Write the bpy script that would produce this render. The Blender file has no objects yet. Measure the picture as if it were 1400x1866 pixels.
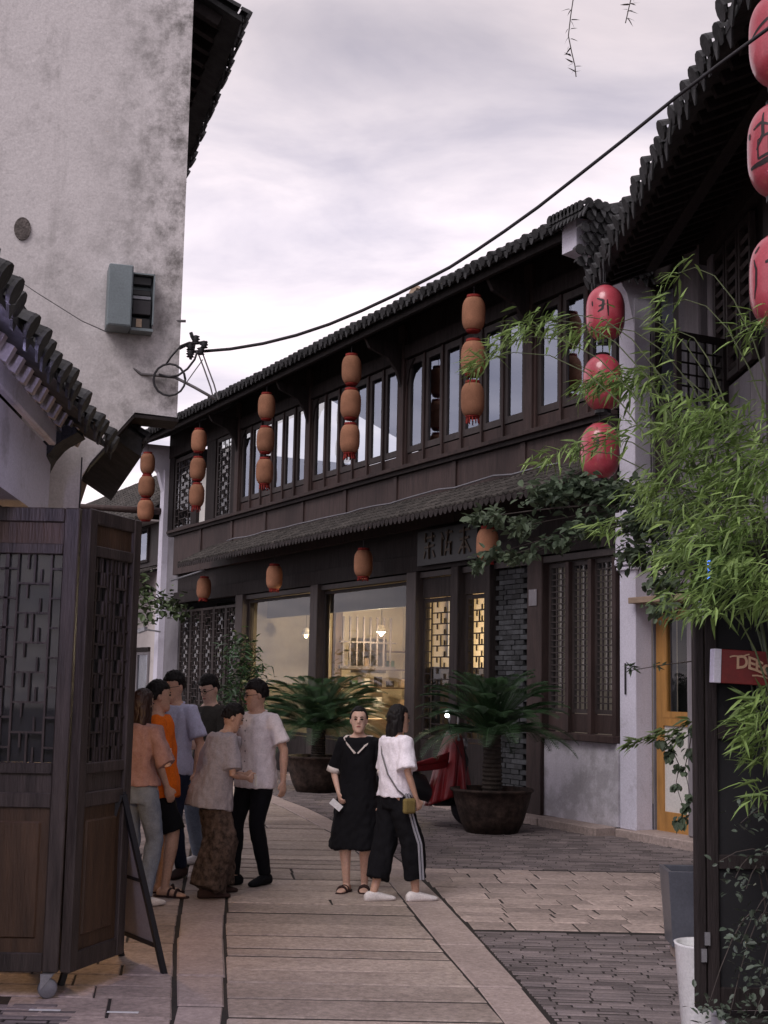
import bpy, math, random
from mathutils import Vector, Matrix, Euler, noise
random.seed(7)
PI = math.pi
S = bpy.context.scene
COL = S.collection
TMPS = bpy.data.scenes.new('scratch')
def evalmesh(o):
    TMPS.collection.objects.link(o); vl = TMPS.view_layers[0]; vl.update(); dg = vl.depsgraph
    dg.update(); m = bpy.data.meshes.new_from_object(o.evaluated_get(dg), depsgraph=dg); bpy.data.objects.remove(o); return m
# ------------------------------------------------------------------ camera
HC = 1.7; FPX = 2450.0; W0 = 1400; H0 = 1866
PITCH = math.atan((1244 - H0 / 2) / FPX); ROLL = 0.02
fw = Vector((0, math.cos(PITCH), math.sin(PITCH)))
r0 = Vector((1, 0, 0)); u0 = Vector((0, -math.sin(PITCH), math.cos(PITCH)))
rt = r0 * math.cos(ROLL) + u0 * math.sin(ROLL)
up = u0 * math.cos(ROLL) - r0 * math.sin(ROLL)
CAM = Vector((0, 0, HC))
cd = bpy.data.cameras.new('camera'); cam = bpy.data.objects.new('camera', cd); COL.objects.link(cam)
cam.matrix_world = Matrix(((rt.x, up.x, -fw.x, 0), (rt.y, up.y, -fw.y, 0), (rt.z, up.z, -fw.z, HC), (0, 0, 0, 1)))
cd.sensor_fit = 'VERTICAL'; cd.sensor_height = 36; cd.lens = FPX / H0 * 36; cd.clip_end = 2000; cd.clip_start = 0.05
S.camera = cam
def ray(px, py): return fw * FPX + rt * (px - W0 / 2) - up * (py - H0 / 2)
def at(px, py, Y):
    d = ray(px, py); return CAM + d * (Y / d.y)
def ongr(px, py, z=0.0):
    d = ray(px, py); return CAM + d * ((z - HC) / d.z)
# ------------------------------------------------------------------ world
w = bpy.data.worlds.new('World'); S.world = w; w.use_nodes = True
nt = w.node_tree; nt.nodes.clear()
def N(t, ty, **k):
    n = t.nodes.new(ty)
    for a, b in k.items(): setattr(n, a, b)
    return n
out = N(nt, 'ShaderNodeOutputWorld')
sky = N(nt, 'ShaderNodeTexSky', sky_type='NISHITA', sun_disc=False)
SUN_EL = math.radians(48); SUN_ROT = math.radians(215)
sky.sun_elevation = SUN_EL; sky.sun_rotation = SUN_ROT
bg1 = N(nt, 'ShaderNodeBackground'); bg1.inputs[1].default_value = 0.07
nt.links.new(sky.outputs[0], bg1.inputs[0])
tc = N(nt, 'ShaderNodeTexCoord')
sep = N(nt, 'ShaderNodeSeparateXYZ'); nt.links.new(tc.outputs['Generated'], sep.inputs[0])
# project the direction on a cloud layer: (x, y) / (z + 0.12)
ad = N(nt, 'ShaderNodeMath', operation='ADD'); ad.inputs[1].default_value = 0.16; nt.links.new(sep.outputs[2], ad.inputs[0])
mx = N(nt, 'ShaderNodeMath', operation='MAXIMUM'); mx.inputs[1].default_value = 0.05; nt.links.new(ad.outputs[0], mx.inputs[0])
dx = N(nt, 'ShaderNodeMath', operation='DIVIDE'); nt.links.new(sep.outputs[0], dx.inputs[0]); nt.links.new(mx.outputs[0], dx.inputs[1])
dy = N(nt, 'ShaderNodeMath', operation='DIVIDE'); nt.links.new(sep.outputs[1], dy.inputs[0]); nt.links.new(mx.outputs[0], dy.inputs[1])
cmb = N(nt, 'ShaderNodeCombineXYZ'); nt.links.new(dx.outputs[0], cmb.inputs[0]); nt.links.new(dy.outputs[0], cmb.inputs[1])
mp = N(nt, 'ShaderNodeMapping'); mp.inputs['Scale'].default_value = (1.0, 1.3, 1); mp.inputs['Rotation'].default_value = (0, 0, 0.3)
nt.links.new(cmb.outputs[0], mp.inputs[0])
nz = N(nt, 'ShaderNodeTexNoise'); nz.inputs['Scale'].default_value = 2.2; nz.inputs['Detail'].default_value = 8; nz.inputs['Roughness'].default_value = 0.55
nz.inputs['Distortion'].default_value = 0.35
nt.links.new(mp.outputs[0], nz.inputs[0])
cr = N(nt, 'ShaderNodeValToRGB')
e = cr.color_ramp.elements
e[0].position = 0.36; e[0].color = (0.53, 0.485, 0.555, 1)
e[1].position = 0.64; e[1].color = (0.88, 0.77, 0.80, 1)
el = cr.color_ramp.elements.new(0.5); el.color = (0.69, 0.62, 0.67, 1)
nt.links.new(nz.outputs[0], cr.inputs[0])
# glow low over the houses: clouds thinner and brighter toward the horizon
mr = N(nt, 'ShaderNodeMapRange'); mr.inputs[1].default_value = 0.33; mr.inputs[2].default_value = 0.45
mr.inputs[3].default_value = 1.28; mr.inputs[4].default_value = 0.84
nt.links.new(sep.outputs[2], mr.inputs[0])
mm = N(nt, 'ShaderNodeMix', data_type='RGBA', blend_type='MULTIPLY'); mm.inputs[0].default_value = 1
nt.links.new(cr.outputs[0], mm.inputs[6]); nt.links.new(mr.outputs[0], mm.inputs[7])
bg2 = N(nt, 'ShaderNodeBackground'); bg2.inputs[1].default_value = 0.90
nt.links.new(mm.outputs[2], bg2.inputs[0])
ms = N(nt, 'ShaderNodeMixShader'); ms.inputs[0].default_value = 0.9
nt.links.new(bg1.outputs[0], ms.inputs[1]); nt.links.new(bg2.outputs[0], ms.inputs[2])
nt.links.new(ms.outputs[0], out.inputs[0])
sl = bpy.data.lights.new('sun', 'SUN'); sl.energy = 1.5; sl.angle = math.radians(30); sl.color = (1, 0.93, 0.93)
so = bpy.data.objects.new('sun', sl); COL.objects.link(so)
sd = Vector((math.sin(SUN_ROT) * math.cos(SUN_EL), math.cos(SUN_ROT) * math.cos(SUN_EL), math.sin(SUN_EL)))
so.rotation_euler = sd.to_track_quat('Z', 'Y').to_euler(); so.location = (0, 0, 30)
S.render.engine = 'CYCLES'
S.view_settings.view_transform = 'Standard'; S.view_settings.look = 'None'
S.view_settings.exposure = 0.48; S.view_settings.gamma = 1.0; S.view_settings.use_curve_mapping = False
# ------------------------------------------------------------------ materials
def mat(name, col, rough=0.75, var=0.25, scale=5.0, bump=0.25, bscale=60.0, stretch=(1, 1, 1), metal=0.0, rnd=0.0,
        col2=None, spec=0.4, sss=0.0, emit=None, es=0.0, trans=False, coat=0.0, bdist=0.01, grain=0.14, gscale=70.0):
    m = bpy.data.materials.new(name); m.use_nodes = True
    t = m.node_tree; b = t.nodes['Principled BSDF']
    co = N(t, 'ShaderNodeTexCoord'); mpn = N(t, 'ShaderNodeMapping'); mpn.inputs['Scale'].default_value = stretch
    t.links.new(co.outputs['Object'], mpn.inputs[0])
    n1 = N(t, 'ShaderNodeTexNoise'); n1.inputs['Scale'].default_value = scale; n1.inputs['Detail'].default_value = 6
    n1.inputs['Roughness'].default_value = 0.62
    oi = N(t, 'ShaderNodeObjectInfo')
    va = N(t, 'ShaderNodeVectorMath', operation='ADD')
    vs = N(t, 'ShaderNodeMath', operation='MULTIPLY'); vs.inputs[1].default_value = 37.0
    t.links.new(oi.outputs['Random'], vs.inputs[0]); t.links.new(mpn.outputs[0], va.inputs[0]); t.links.new(vs.outputs[0], va.inputs[1])
    t.links.new(va.outputs[0], n1.inputs[0])
    rp = N(t, 'ShaderNodeValToRGB'); a = rp.color_ramp.elements
    c2 = col2 if col2 else [c * (1 + var) for c in col]
    c1 = col if col2 else [c * (1 - var) for c in col]
    a[0].position = 0.3; a[0].color = (*c1, 1); a[1].position = 0.72; a[1].color = (*c2, 1)
    t.links.new(n1.outputs[0], rp.inputs[0])
    last = rp.outputs[0]
    if rnd > 0:
        geo = N(t, 'ShaderNodeNewGeometry')
        sm = N(t, 'ShaderNodeMath', operation='ADD'); t.links.new(oi.outputs['Random'], sm.inputs[0]); t.links.new(geo.outputs['Random Per Island'], sm.inputs[1])
        fr = N(t, 'ShaderNodeMath', operation='FRACT'); t.links.new(sm.outputs[0], fr.inputs[0])
        rr = N(t, 'ShaderNodeMapRange'); rr.inputs[3].default_value = 1 - rnd; rr.inputs[4].default_value = 1 + rnd
        t.links.new(fr.outputs[0], rr.inputs[0])
        mu = N(t, 'ShaderNodeMix', data_type='RGBA', blend_type='MULTIPLY'); mu.inputs[0].default_value = 1
        t.links.new(last, mu.inputs[6]); t.links.new(rr.outputs[0], mu.inputs[7]); last = mu.outputs[2]
    if grain > 0:
        n3 = N(t, 'ShaderNodeTexNoise'); n3.inputs['Scale'].default_value = gscale; n3.inputs['Detail'].default_value = 4; n3.inputs['Roughness'].default_value = 0.7
        t.links.new(va.outputs[0], n3.inputs[0])
        gr = N(t, 'ShaderNodeMapRange'); gr.inputs[1].default_value = .3; gr.inputs[2].default_value = .7; gr.inputs[3].default_value = 1 - grain; gr.inputs[4].default_value = 1 + grain
        t.links.new(n3.outputs[0], gr.inputs[0]); mg = N(t, 'ShaderNodeMix', data_type='RGBA', blend_type='MULTIPLY'); mg.inputs[0].default_value = 1
        t.links.new(last, mg.inputs[6]); t.links.new(gr.outputs[0], mg.inputs[7]); last = mg.outputs[2]
    t.links.new(last, b.inputs['Base Color'])
    b.inputs['Roughness'].default_value = rough; b.inputs['Metallic'].default_value = metal
    b.inputs['Specular IOR Level'].default_value = spec
    if coat: b.inputs['Coat Weight'].default_value = coat; b.inputs['Coat Roughness'].default_value = 0.08
    if sss: b.inputs['Subsurface Weight'].default_value = sss; b.inputs['Subsurface Radius'].default_value = (0.02, 0.01, 0.005)
    if emit: b.inputs['Emission Color'].default_value = (*emit, 1); b.inputs['Emission Strength'].default_value = es
    if bump > 0:
        n2 = N(t, 'ShaderNodeTexNoise'); n2.inputs['Scale'].default_value = bscale; n2.inputs['Detail'].default_value = 5
        t.links.new(va.outputs[0], n2.inputs[0])
        bp = N(t, 'ShaderNodeBump'); bp.inputs['Strength'].default_value = bump; bp.inputs['Distance'].default_value = bdist
        t.links.new(n2.outputs[0], bp.inputs['Height']); t.links.new(bp.outputs[0], b.inputs['Normal'])
    if trans:
        out_ = t.nodes['Material Output']; tr = N(t, 'ShaderNodeBsdfTranslucent'); mxs = N(t, 'ShaderNodeMixShader'); mxs.inputs[0].default_value = 0.35
        t.links.new(last, tr.inputs[0]); t.links.new(b.outputs[0], mxs.inputs[1]); t.links.new(tr.outputs[0], mxs.inputs[2]); t.links.new(mxs.outputs[0], out_.inputs[0])
    return m
def plaster(name, col, dirt=(0.12, 0.11, 0.10), lo=0.52, hi=0.66, scale=0.9, streak=0.6, edge=None):
    m = mat(name, col, 0.9, 0.07, 1.5, 0.35, 30, spec=0.2)
    t = m.node_tree; b = t.nodes['Principled BSDF']; base = b.inputs['Base Color'].links[0].from_socket
    co = N(t, 'ShaderNodeTexCoord')
    def layer(base, sc, stretch, lo, hi, amt, c, det=8, ro=0.65):
        mpn = N(t, 'ShaderNodeMapping'); mpn.inputs['Scale'].default_value = stretch; t.links.new(co.outputs['Object'], mpn.inputs[0])
        n = N(t, 'ShaderNodeTexNoise'); n.inputs['Scale'].default_value = sc; n.inputs['Detail'].default_value = det; n.inputs['Roughness'].default_value = ro
        t.links.new(mpn.outputs[0], n.inputs[0])
        r = N(t, 'ShaderNodeMapRange'); r.inputs[1].default_value = lo; r.inputs[2].default_value = hi; r.inputs[4].default_value = amt
        t.links.new(n.outputs[0], r.inputs[0])
        x = N(t, 'ShaderNodeMix', data_type='RGBA'); t.links.new(r.outputs[0], x.inputs[0]); t.links.new(base, x.inputs[6]); x.inputs[7].default_value = (*c, 1)
        return x.outputs[2], r
    base, _ = layer(base, scale, (1, 1, 1), lo, hi, 0.55, dirt)
    base, _ = layer(base, 2.6, (1, 1, 1), 0.56, 0.72, 0.5, dirt, 10, 0.75)
    base, _ = layer(base, 2.2, (2.2, 2.2, 0.25), 0.56, 0.72, streak, [c * 1.2 for c in dirt])
    if edge:  # mould that gathers near one edge (object x/z ramps)
        sp = N(t, 'ShaderNodeSeparateXYZ'); t.links.new(co.outputs['Object'], sp.inputs[0])
        r1 = N(t, 'ShaderNodeMapRange'); r1.inputs[1].default_value = edge[1]; r1.inputs[2].default_value = edge[2]; t.links.new(sp.outputs[edge[0]], r1.inputs[0])
        n = N(t, 'ShaderNodeTexNoise'); n.inputs['Scale'].default_value = 4.5; n.inputs['Detail'].default_value = 9; n.inputs['Roughness'].default_value = 0.75; t.links.new(co.outputs['Object'], n.inputs[0])
        r2 = N(t, 'ShaderNodeMapRange'); r2.inputs[1].default_value = 0.44; r2.inputs[2].default_value = 0.62; t.links.new(n.outputs[0], r2.inputs[0])
        ml = N(t, 'ShaderNodeMath', operation='MULTIPLY'); t.links.new(r1.outputs[0], ml.inputs[0]); t.links.new(r2.outputs[0], ml.inputs[1])
        x = N(t, 'ShaderNodeMix', data_type='RGBA'); t.links.new(ml.outputs[0], x.inputs[0]); t.links.new(base, x.inputs[6]); x.inputs[7].default_value = (*dirt, 1); base = x.outputs[2]
    t.links.new(base, b.inputs['Base Color'])
    return m
def glass(name, tint=(0.9, 0.95, 1.0), refl=1.45):
    m = bpy.data.materials.new(name); m.use_nodes = True; t = m.node_tree; t.nodes.clear()
    o = N(t, 'ShaderNodeOutputMaterial'); g = N(t, 'ShaderNodeBsdfGlossy'); g.inputs[1].default_value = 0.03; g.inputs[0].default_value = (*tint, 1)
    tr = N(t, 'ShaderNodeBsdfTransparent'); tr.inputs[0].default_value = (0.82, 0.84, 0.84, 1)
    f = N(t, 'ShaderNodeFresnel'); f.inputs[0].default_value = refl
    co = N(t, 'ShaderNodeTexCoord'); n = N(t, 'ShaderNodeTexNoise'); n.inputs['Scale'].default_value = 1.3; t.links.new(co.outputs['Object'], n.inputs[0])
    bp = N(t, 'ShaderNodeBump'); bp.inputs['Strength'].default_value = 0.03 if refl > 2 else 0.0; bp.inputs['Distance'].default_value = 0.01; t.links.new(n.outputs[0], bp.inputs['Height']); t.links.new(bp.outputs[0], g.inputs['Normal'])
    ge = N(t, 'ShaderNodeNewGeometry'); iv = N(t, 'ShaderNodeMath', operation='SUBTRACT'); iv.inputs[0].default_value = 1; t.links.new(ge.outputs['Backfacing'], iv.inputs[1])
    mu = N(t, 'ShaderNodeMath', operation='MULTIPLY'); t.links.new(f.outputs[0], mu.inputs[0]); t.links.new(iv.outputs[0], mu.inputs[1])
    x = N(t, 'ShaderNodeMixShader'); t.links.new(mu.outputs[0], x.inputs[0]); t.links.new(tr.outputs[0], x.inputs[1]); t.links.new(g.outputs[0], x.inputs[2]); t.links.new(x.outputs[0], o.inputs[0])
    return m
M = {}
M['wood_dark'] = mat('wood_dark', (0.025, 0.0195, 0.0195), 0.75, 0.45, 3, 0.5, 14, (6, 6, 0.7), rnd=0.2, spec=.2)
M['wood_brown'] = mat('wood_brown', (0.042, 0.0265, 0.0245), 0.62, 0.4, 2.5, 0.5, 12, (6, 6, 0.8), rnd=0.16, spec=.25)
M['wood_frame'] = mat('wood_frame', (0.034, 0.0250, 0.0240), 0.6, 0.4, 3, 0.4, 14, (6, 6, 0.7), rnd=0.16)
M['door_wood'] = mat('door_wood', (0.046, 0.035, 0.030), 0.5, 0.5, 3, 0.5, 14, (6, 6, 0.7), rnd=0.15, spec=.35)
M['wood_warm'] = mat('wood_warm', (0.062, 0.034, 0.018), 0.5, 0.4, 2.5, 0.4, 14, (6, 6, 0.8), rnd=0.1)
M['wood_yellow'] = mat('wood_yellow', (0.40, 0.20, 0.055), 0.5, 0.25, 3, 0.3, 14, (6, 6, 0.8))
M['wood_pale'] = mat('wood_pale', (0.33, 0.24, 0.17), 0.6, 0.25, 3, 0.3, 14, (1, 6, 6))
M['wood_grey'] = mat('wood_grey', (0.20, 0.185, 0.20), 0.7, 0.25, 3, 0.4, 14, (5, 5, 0.6))
M['black'] = mat('black', (0.012, 0.012, 0.014), 0.5, 0.3, 5, 0.1)
M['soot'] = mat('soot', (0.010, 0.010, 0.012), 0.9, 0.3, 2, 0.1)
M['tile'] = mat('tile', (0.036, 0.036, 0.038), 0.85, 0.5, 7, 0.6, 35, rnd=0.45)
M['tile_far'] = mat('tile_far', (0.050, 0.044, 0.040), 0.85, 0.5, 4, 0.6, 20, rnd=0.35)
M['white_wall'] = plaster('white_wall', (0.58, 0.53, 0.52), (0.17, 0.155, 0.15), 0.56, 0.74, 0.85, 0.4)
M['gable'] = plaster('gable', (0.56, 0.525, 0.53), (0.15, 0.14, 0.135), 0.53, 0.70, 0.8, 0.4, edge=(1, 0.75, 0.0))
M['low_wall'] = plaster('low_wall', (0.52, 0.50, 0.55), (0.22, 0.21, 0.215), 0.46, 0.56, 1.6, 0.3)
M['pilaster'] = plaster('pilaster', (0.62, 0.60, 0.69), (0.25, 0.23, 0.24), 0.58, 0.70, 2.2, 0.2)
M['grey_wall'] = plaster('grey_wall', (0.21, 0.20, 0.22), (0.12, 0.11, 0.12), 0.5, 0.7, 1.6, 0.3)
M['stone'] = mat('stone', (0.285, 0.230, 0.195), 0.82, 0.30, 2.0, 0.8, 38, rnd=0.17, col2=(0.42, 0.345, 0.295), bdist=0.010, grain=.32, gscale=26)
M['kerb'] = mat('kerb', (0.30, 0.24, 0.215), 0.75, 0.25, 3.0, 0.6, 50, rnd=0.09, col2=(0.41, 0.33, 0.30), bdist=0.008, grain=.26, gscale=30)
M['paver'] = mat('paver', (0.265, 0.212, 0.188), 0.78, 0.30, 4.0, 0.7, 45, rnd=0.24, col2=(0.39, 0.31, 0.275), bdist=0.008, grain=.32, gscale=26)
M['brickpave'] = mat('brickpave', (0.125, 0.105, 0.105), 0.8, 0.35, 3.0, 0.8, 40, rnd=0.38, col2=(0.20, 0.165, 0.16), bdist=0.01)
M['earth'] = mat('earth', (0.022, 0.018, 0.016), 0.95, 0.3, 8, 0.6, 60)
M['brick'] = mat('brick', (0.036, 0.038, 0.042), 0.85, 0.4, 9, 0.6, 50, rnd=0.55)
M['mortar'] = mat('mortar', (0.012, 0.012, 0.014), 0.95, 0.2, 8, 0.2)
M['glass_up'] = glass('glass_up', (0.76, 0.84, 1.0), 3.3)
M['glass_low'] = glass('glass_low', (0.9, 0.9, 0.9), 1.5)
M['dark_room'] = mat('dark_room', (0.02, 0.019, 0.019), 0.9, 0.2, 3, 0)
M['room'] = mat('room', (0.50, 0.43, 0.33), 0.8, 0.12, 2, 0.1)
M['lantern'] = mat('lantern', (0.39, 0.19, 0.115), 0.8, 0.2, 6, 0.2, 60, rnd=0.18, spec=0.2, trans=True)
M['lantern_red'] = mat('lantern_red', (0.20, 0.022, 0.018), 0.8, 0.3, 20, 0.1, spec=0.2)
M['redplastic'] = mat('redplastic', (0.34, 0.035, 0.055), 0.34, 0.25, 6, 0.08, 30, rnd=0.08, spec=0.5, coat=0.4, col2=(0.50, 0.09, 0.12))
M['ink'] = mat('ink', (0.02, 0.012, 0.014), 0.5, 0.2, 5, 0)
M['greybox'] = mat('greybox', (0.155, 0.185, 0.20), 0.5, 0.12, 4, 0.1)
M['metal'] = mat('metal', (0.35, 0.35, 0.37), 0.4, 0.2, 6, 0.1, metal=0.8)
M['steel_dull'] = mat('steel_dull', (0.20, 0.20, 0.22), 0.5, 0.2, 6, 0.1, metal=0.5)
M['cable'] = mat('cable', (0.02, 0.018, 0.022), 0.6, 0.2, 6, 0)
M['cable_grey'] = mat('cable_grey', (0.13, 0.12, 0.125), 0.6, 0.2, 6, 0)
M['clay'] = mat('clay', (0.040, 0.026, 0.021), 0.75, 0.6, 6, 0.9, 16, rnd=0.1, grain=.4, gscale=12, spec=.25)
M['trunk'] = mat('trunk', (0.045, 0.035, 0.028), 0.95, 0.4, 10, 0.9, 30)
M['stem'] = mat('stem', (0.06, 0.075, 0.03), 0.6, 0.3, 10, 0.1)
M['twig'] = mat('twig', (0.05, 0.04, 0.035), 0.8, 0.3, 10, 0.1)
M['bamboo'] = mat('bamboo', (0.12, 0.20, 0.055), 0.6, 0.3, 3, 0.05, 30, rnd=0.5, col2=(0.26, 0.36, 0.11), trans=True)
M['bamboo_dark'] = mat('bamboo_dark', (0.10, 0.15, 0.055), 0.5, 0.3, 3, 0.05, 30, rnd=0.4, col2=(0.17, 0.23, 0.08), trans=True)
M['roundleaf'] = mat('roundleaf', (0.060, 0.092, 0.058), 0.6, 0.3, 3, 0.05, 30, rnd=0.45, col2=(0.11, 0.145, 0.085), trans=True)
M['cycad'] = mat('cycad', (0.020, 0.048, 0.020), 0.45, 0.3, 3, 0.05, 30, rnd=0.3, col2=(0.035, 0.080, 0.028))
M['whitepot'] = mat('whitepot', (0.70, 0.70, 0.70), 0.35, 0.1, 4, 0.05)
M['darkleaf'] = mat('darkleaf', (0.035, 0.05, 0.036), 0.5, 0.3, 3, 0.05, 30, rnd=0.4, col2=(0.07, 0.09, 0.065))
M['planter'] = mat('planter', (0.095, 0.10, 0.12), 0.3, 0.25, 3, 0.15)
M['planter_face'] = mat('planter_face', (0.36, 0.36, 0.39), 0.45, 0.25, 3, 0.15)
M['patch'] = mat('patch', (0.10, 0.085, 0.08), 0.95, 0.5, 25, 0.9, 60)
M['beige_dimming'] = mat('beige_dimming', (0.20, 0.175, 0.14), 0.9, 0.2, 2, 0.2, 10)  # darker tone for the sheet that dims the left shop window
M['curtain'] = mat('curtain', (0.060, 0.053, 0.050), 0.9, 0.35, 3, 0.0, grain=0)
M['white_board'] = mat('white_board', (0.62, 0.60, 0.57), 0.5, 0.06, 2, 0.05)
M['signred'] = mat('signred', (0.16, 0.012, 0.010), 0.45, 0.25, 8, 0.05)
M['signtext'] = mat('signtext', (0.55, 0.35, 0.22), 0.5, 0.15, 8, 0)
M['signwhite'] = mat('signwhite', (0.60, 0.58, 0.66), 0.5, 0.06, 2, 0)
M['gilt'] = mat('gilt', (0.070, 0.048, 0.030), 0.6, 0.3, 10, 0.1)
M['board_grey'] = mat('board_grey', (0.30, 0.27, 0.275), 0.5, 0.12, 2, 0)
M['redcape'] = mat('redcape', (0.20, 0.012, 0.016), 0.42, 0.3, 4, 0.2, 14, spec=0.5)
M['cape_highlight'] = mat('cape_highlight', (0.36, 0.14, 0.13), 0.5, 0.3, 4, 0.2, 14)  # highlight of the red cape, put into the colour
M['leafgreen_far'] = mat('leafgreen_far', (0.07, 0.10, 0.045), 0.6, 0.3, 3, 0, rnd=0.5)
def emis(name, col, s):
    m = mat(name, (0.8, 0.8, 0.8), 0.5, 0.05, 5, 0, emit=col, es=s); return m
M['lamp_warm'] = emis('lamp_warm', (1.0, 0.66, 0.32), 9)
M['glow_white'] = emis('glow_white', (0.9, 0.95, 1.0), 12)
M['lamp_violet'] = emis('lamp_violet', (0.72, 0.62, 1.0), 14)
M['lamp_blue'] = emis('lamp_blue', (0.05, 0.2, 1.0), 1.5)
# ------------------------------------------------------------------ mesh builder
class MB:
    def __init__(s): s.v = []; s.f = []
    def add(s, vs, fs, mtx=None):
        o = len(s.v)
        s.v += [tuple(mtx @ Vector(p)) if mtx else tuple(p) for p in vs]
        s.f += [tuple(i + o for i in q) for q in fs]
        return s
    def box(s, x0, x1, y0, y1, z0, z1, mtx=None):
        return s.add([(x0, y0, z0), (x1, y0, z0), (x1, y1, z0), (x0, y1, z0), (x0, y0, z1), (x1, y0, z1), (x1, y1, z1), (x0, y1, z1)],
                     [(0, 3, 2, 1), (4, 5, 6, 7), (0, 1, 5, 4), (1, 2, 6, 5), (2, 3, 7, 6), (3, 0, 4, 7)], mtx)
    def bar(s, p0, p1, w_, h_, upv=(0, 0, 1)):
        p0 = Vector(p0); p1 = Vector(p1); t = (p1 - p0).normalized(); u = Vector(upv)
        if abs(t.dot(u)) > 0.98: u = Vector((0, 1, 0))
        a = t.cross(u).normalized() * w_ / 2; b = a.cross(t).normalized() * h_ / 2
        vs = [p + a * i + b * j for p in (p0, p1) for i, j in ((-1, -1), (1, -1), (1, 1), (-1, 1))]
        return s.add(vs, [(3, 2, 1, 0), (4, 5, 6, 7), (0, 1, 5, 4), (1, 2, 6, 5), (2, 3, 7, 6), (3, 0, 4, 7)])
    def tube(s, pts, r, seg=6, cap=True):
        pts = [Vector(p) for p in pts]; n = len(pts); rs = r if isinstance(r, (list, tuple)) else [r] * n
        o = len(s.v); u = None
        for i, p in enumerate(pts):
            t = (pts[min(i + 1, n - 1)] - pts[max(i - 1, 0)])
            t = t.normalized() if t.length > 1e-9 else Vector((0, 0, 1))
            if u is None: u = t.orthogonal().normalized()
            else:
                u = (u - t * u.dot(t)); u = u.normalized() if u.length > 1e-6 else t.orthogonal().normalized()
            b = t.cross(u)
            for k in range(seg):
                a = 2 * PI * k / seg; s.v.append(tuple(p + (u * math.cos(a) + b * math.sin(a)) * rs[i]))
        for i in range(n - 1):
            for k in range(seg):
                k2 = (k + 1) % seg
                s.f.append((o + i * seg + k, o + i * seg + k2, o + (i + 1) * seg + k2, o + (i + 1) * seg + k))
        if cap:
            s.f.append(tuple(o + k for k in range(seg))[::-1]); s.f.append(tuple(o + (n - 1) * seg + k for k in range(seg)))
        return s
    def lathe(s, prof, seg=20, c=(0, 0, 0), mtx=None):
        o = len(s.v); c = Vector(c)
        for r, z in prof:
            for k in range(seg):
                a = 2 * PI * k / seg; p = Vector((r * math.cos(a), r * math.sin(a), z)) + c
                s.v.append(tuple(mtx @ p) if mtx else tuple(p))
        for i in range(len(prof) - 1):
            for k in range(seg):
                k2 = (k + 1) % seg
                s.f.append((o + i * seg + k, o + i * seg + k2, o + (i + 1) * seg + k2, o + (i + 1) * seg + k))
        s.f.append(tuple(o + k for k in range(seg))[::-1]); s.f.append(tuple(o + (len(prof) - 1) * seg + k for k in range(seg)))
        return s
    def prism(s, poly, axis, a0, a1):
        # poly 2D in the two other axes (order x,y,z minus axis), extruded a0..a1
        n = len(poly); vs = []
        for a in (a0, a1):
            for p in poly:
                vs.append((a, p[0], p[1]) if axis == 0 else (p[0], a, p[1]) if axis == 1 else (p[0], p[1], a))
        fs = [tuple(range(n))[::-1], tuple(range(n, 2 * n))] + [(i, (i + 1) % n, n + (i + 1) % n, n + i) for i in range(n)]
        return s.add(vs, fs)
    def loft(s, rings, cap=True):
        n = len(rings[0]); o = len(s.v)
        for r in rings: s.v += [tuple(p) for p in r]
        for i in range(len(rings) - 1):
            for k in range(n):
                k2 = (k + 1) % n; s.f.append((o + i * n + k, o + i * n + k2, o + (i + 1) * n + k2, o + (i + 1) * n + k))
        if cap:
            s.f.append(tuple(o + k for k in range(n))[::-1]); s.f.append(tuple(o + (len(rings) - 1) * n + k for k in range(n)))
        return s
    def mesh(s, name):
        me = bpy.data.meshes.new(name); me.from_pydata(s.v, [], s.f); me.update(); return me
    def build(s, name, m, parent=None, smooth=False, loc=None):
        return mobj(name, s.mesh(name), m, parent, smooth, loc)
def mobj(name, me, m, parent=None, smooth=False, loc=None, rot=None):
    if m is not None and len(me.materials) == 0: me.materials.append(M[m] if isinstance(m, str) else m)
    if smooth: me.polygons.foreach_set('use_smooth', [True] * len(me.polygons))
    o = bpy.data.objects.new(name, me); COL.objects.link(o)
    if parent: o.parent = parent
    if loc is not None: o.location = loc
    if rot is not None: o.rotation_euler = rot
    return o
def bevel(o, wd=0.006, seg=1):
    b = o.modifiers.new('bevel', 'BEVEL'); b.width = wd; b.segments = seg; b.limit_method = 'ANGLE'; return o
def tag(o, label, cat, group=None, kind=None):
    if label: o['label'] = label
    if cat: o['category'] = cat
    if group: o['group'] = group
    if kind: o['kind'] = kind
    return o
def thing(name, label, cat, loc=(0, 0, 0), rz=0.0, group=None):
    o = bpy.data.objects.new(name, None); COL.objects.link(o); o.location = loc; o.rotation_euler = (0, 0, rz)
    o.empty_display_size = 0.2
    return tag(o, label, cat, group)
def kids(o): return [c for c in bpy.data.objects if c.parent is o]
def copy_tree(o, parent=None):
    c = o.copy(); COL.objects.link(c)
    if parent: c.parent = parent
    for ch in kids(o): copy_tree(ch, c)
    return c
def B(name, x0, x1, y0, y1, z0, z1, m, parent, bv=0.0):
    """box part with its origin at its own centre, so material noise differs per piece"""
    cx, cy, cz = (x0 + x1) / 2, (y0 + y1) / 2, (z0 + z1) / 2
    o = MB().box(x0 - cx, x1 - cx, y0 - cy, y1 - cy, z0 - cz, z1 - cz).build(name, m, parent, loc=(cx, cy, cz))
    if bv: bevel(o, bv)
    return o
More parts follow.
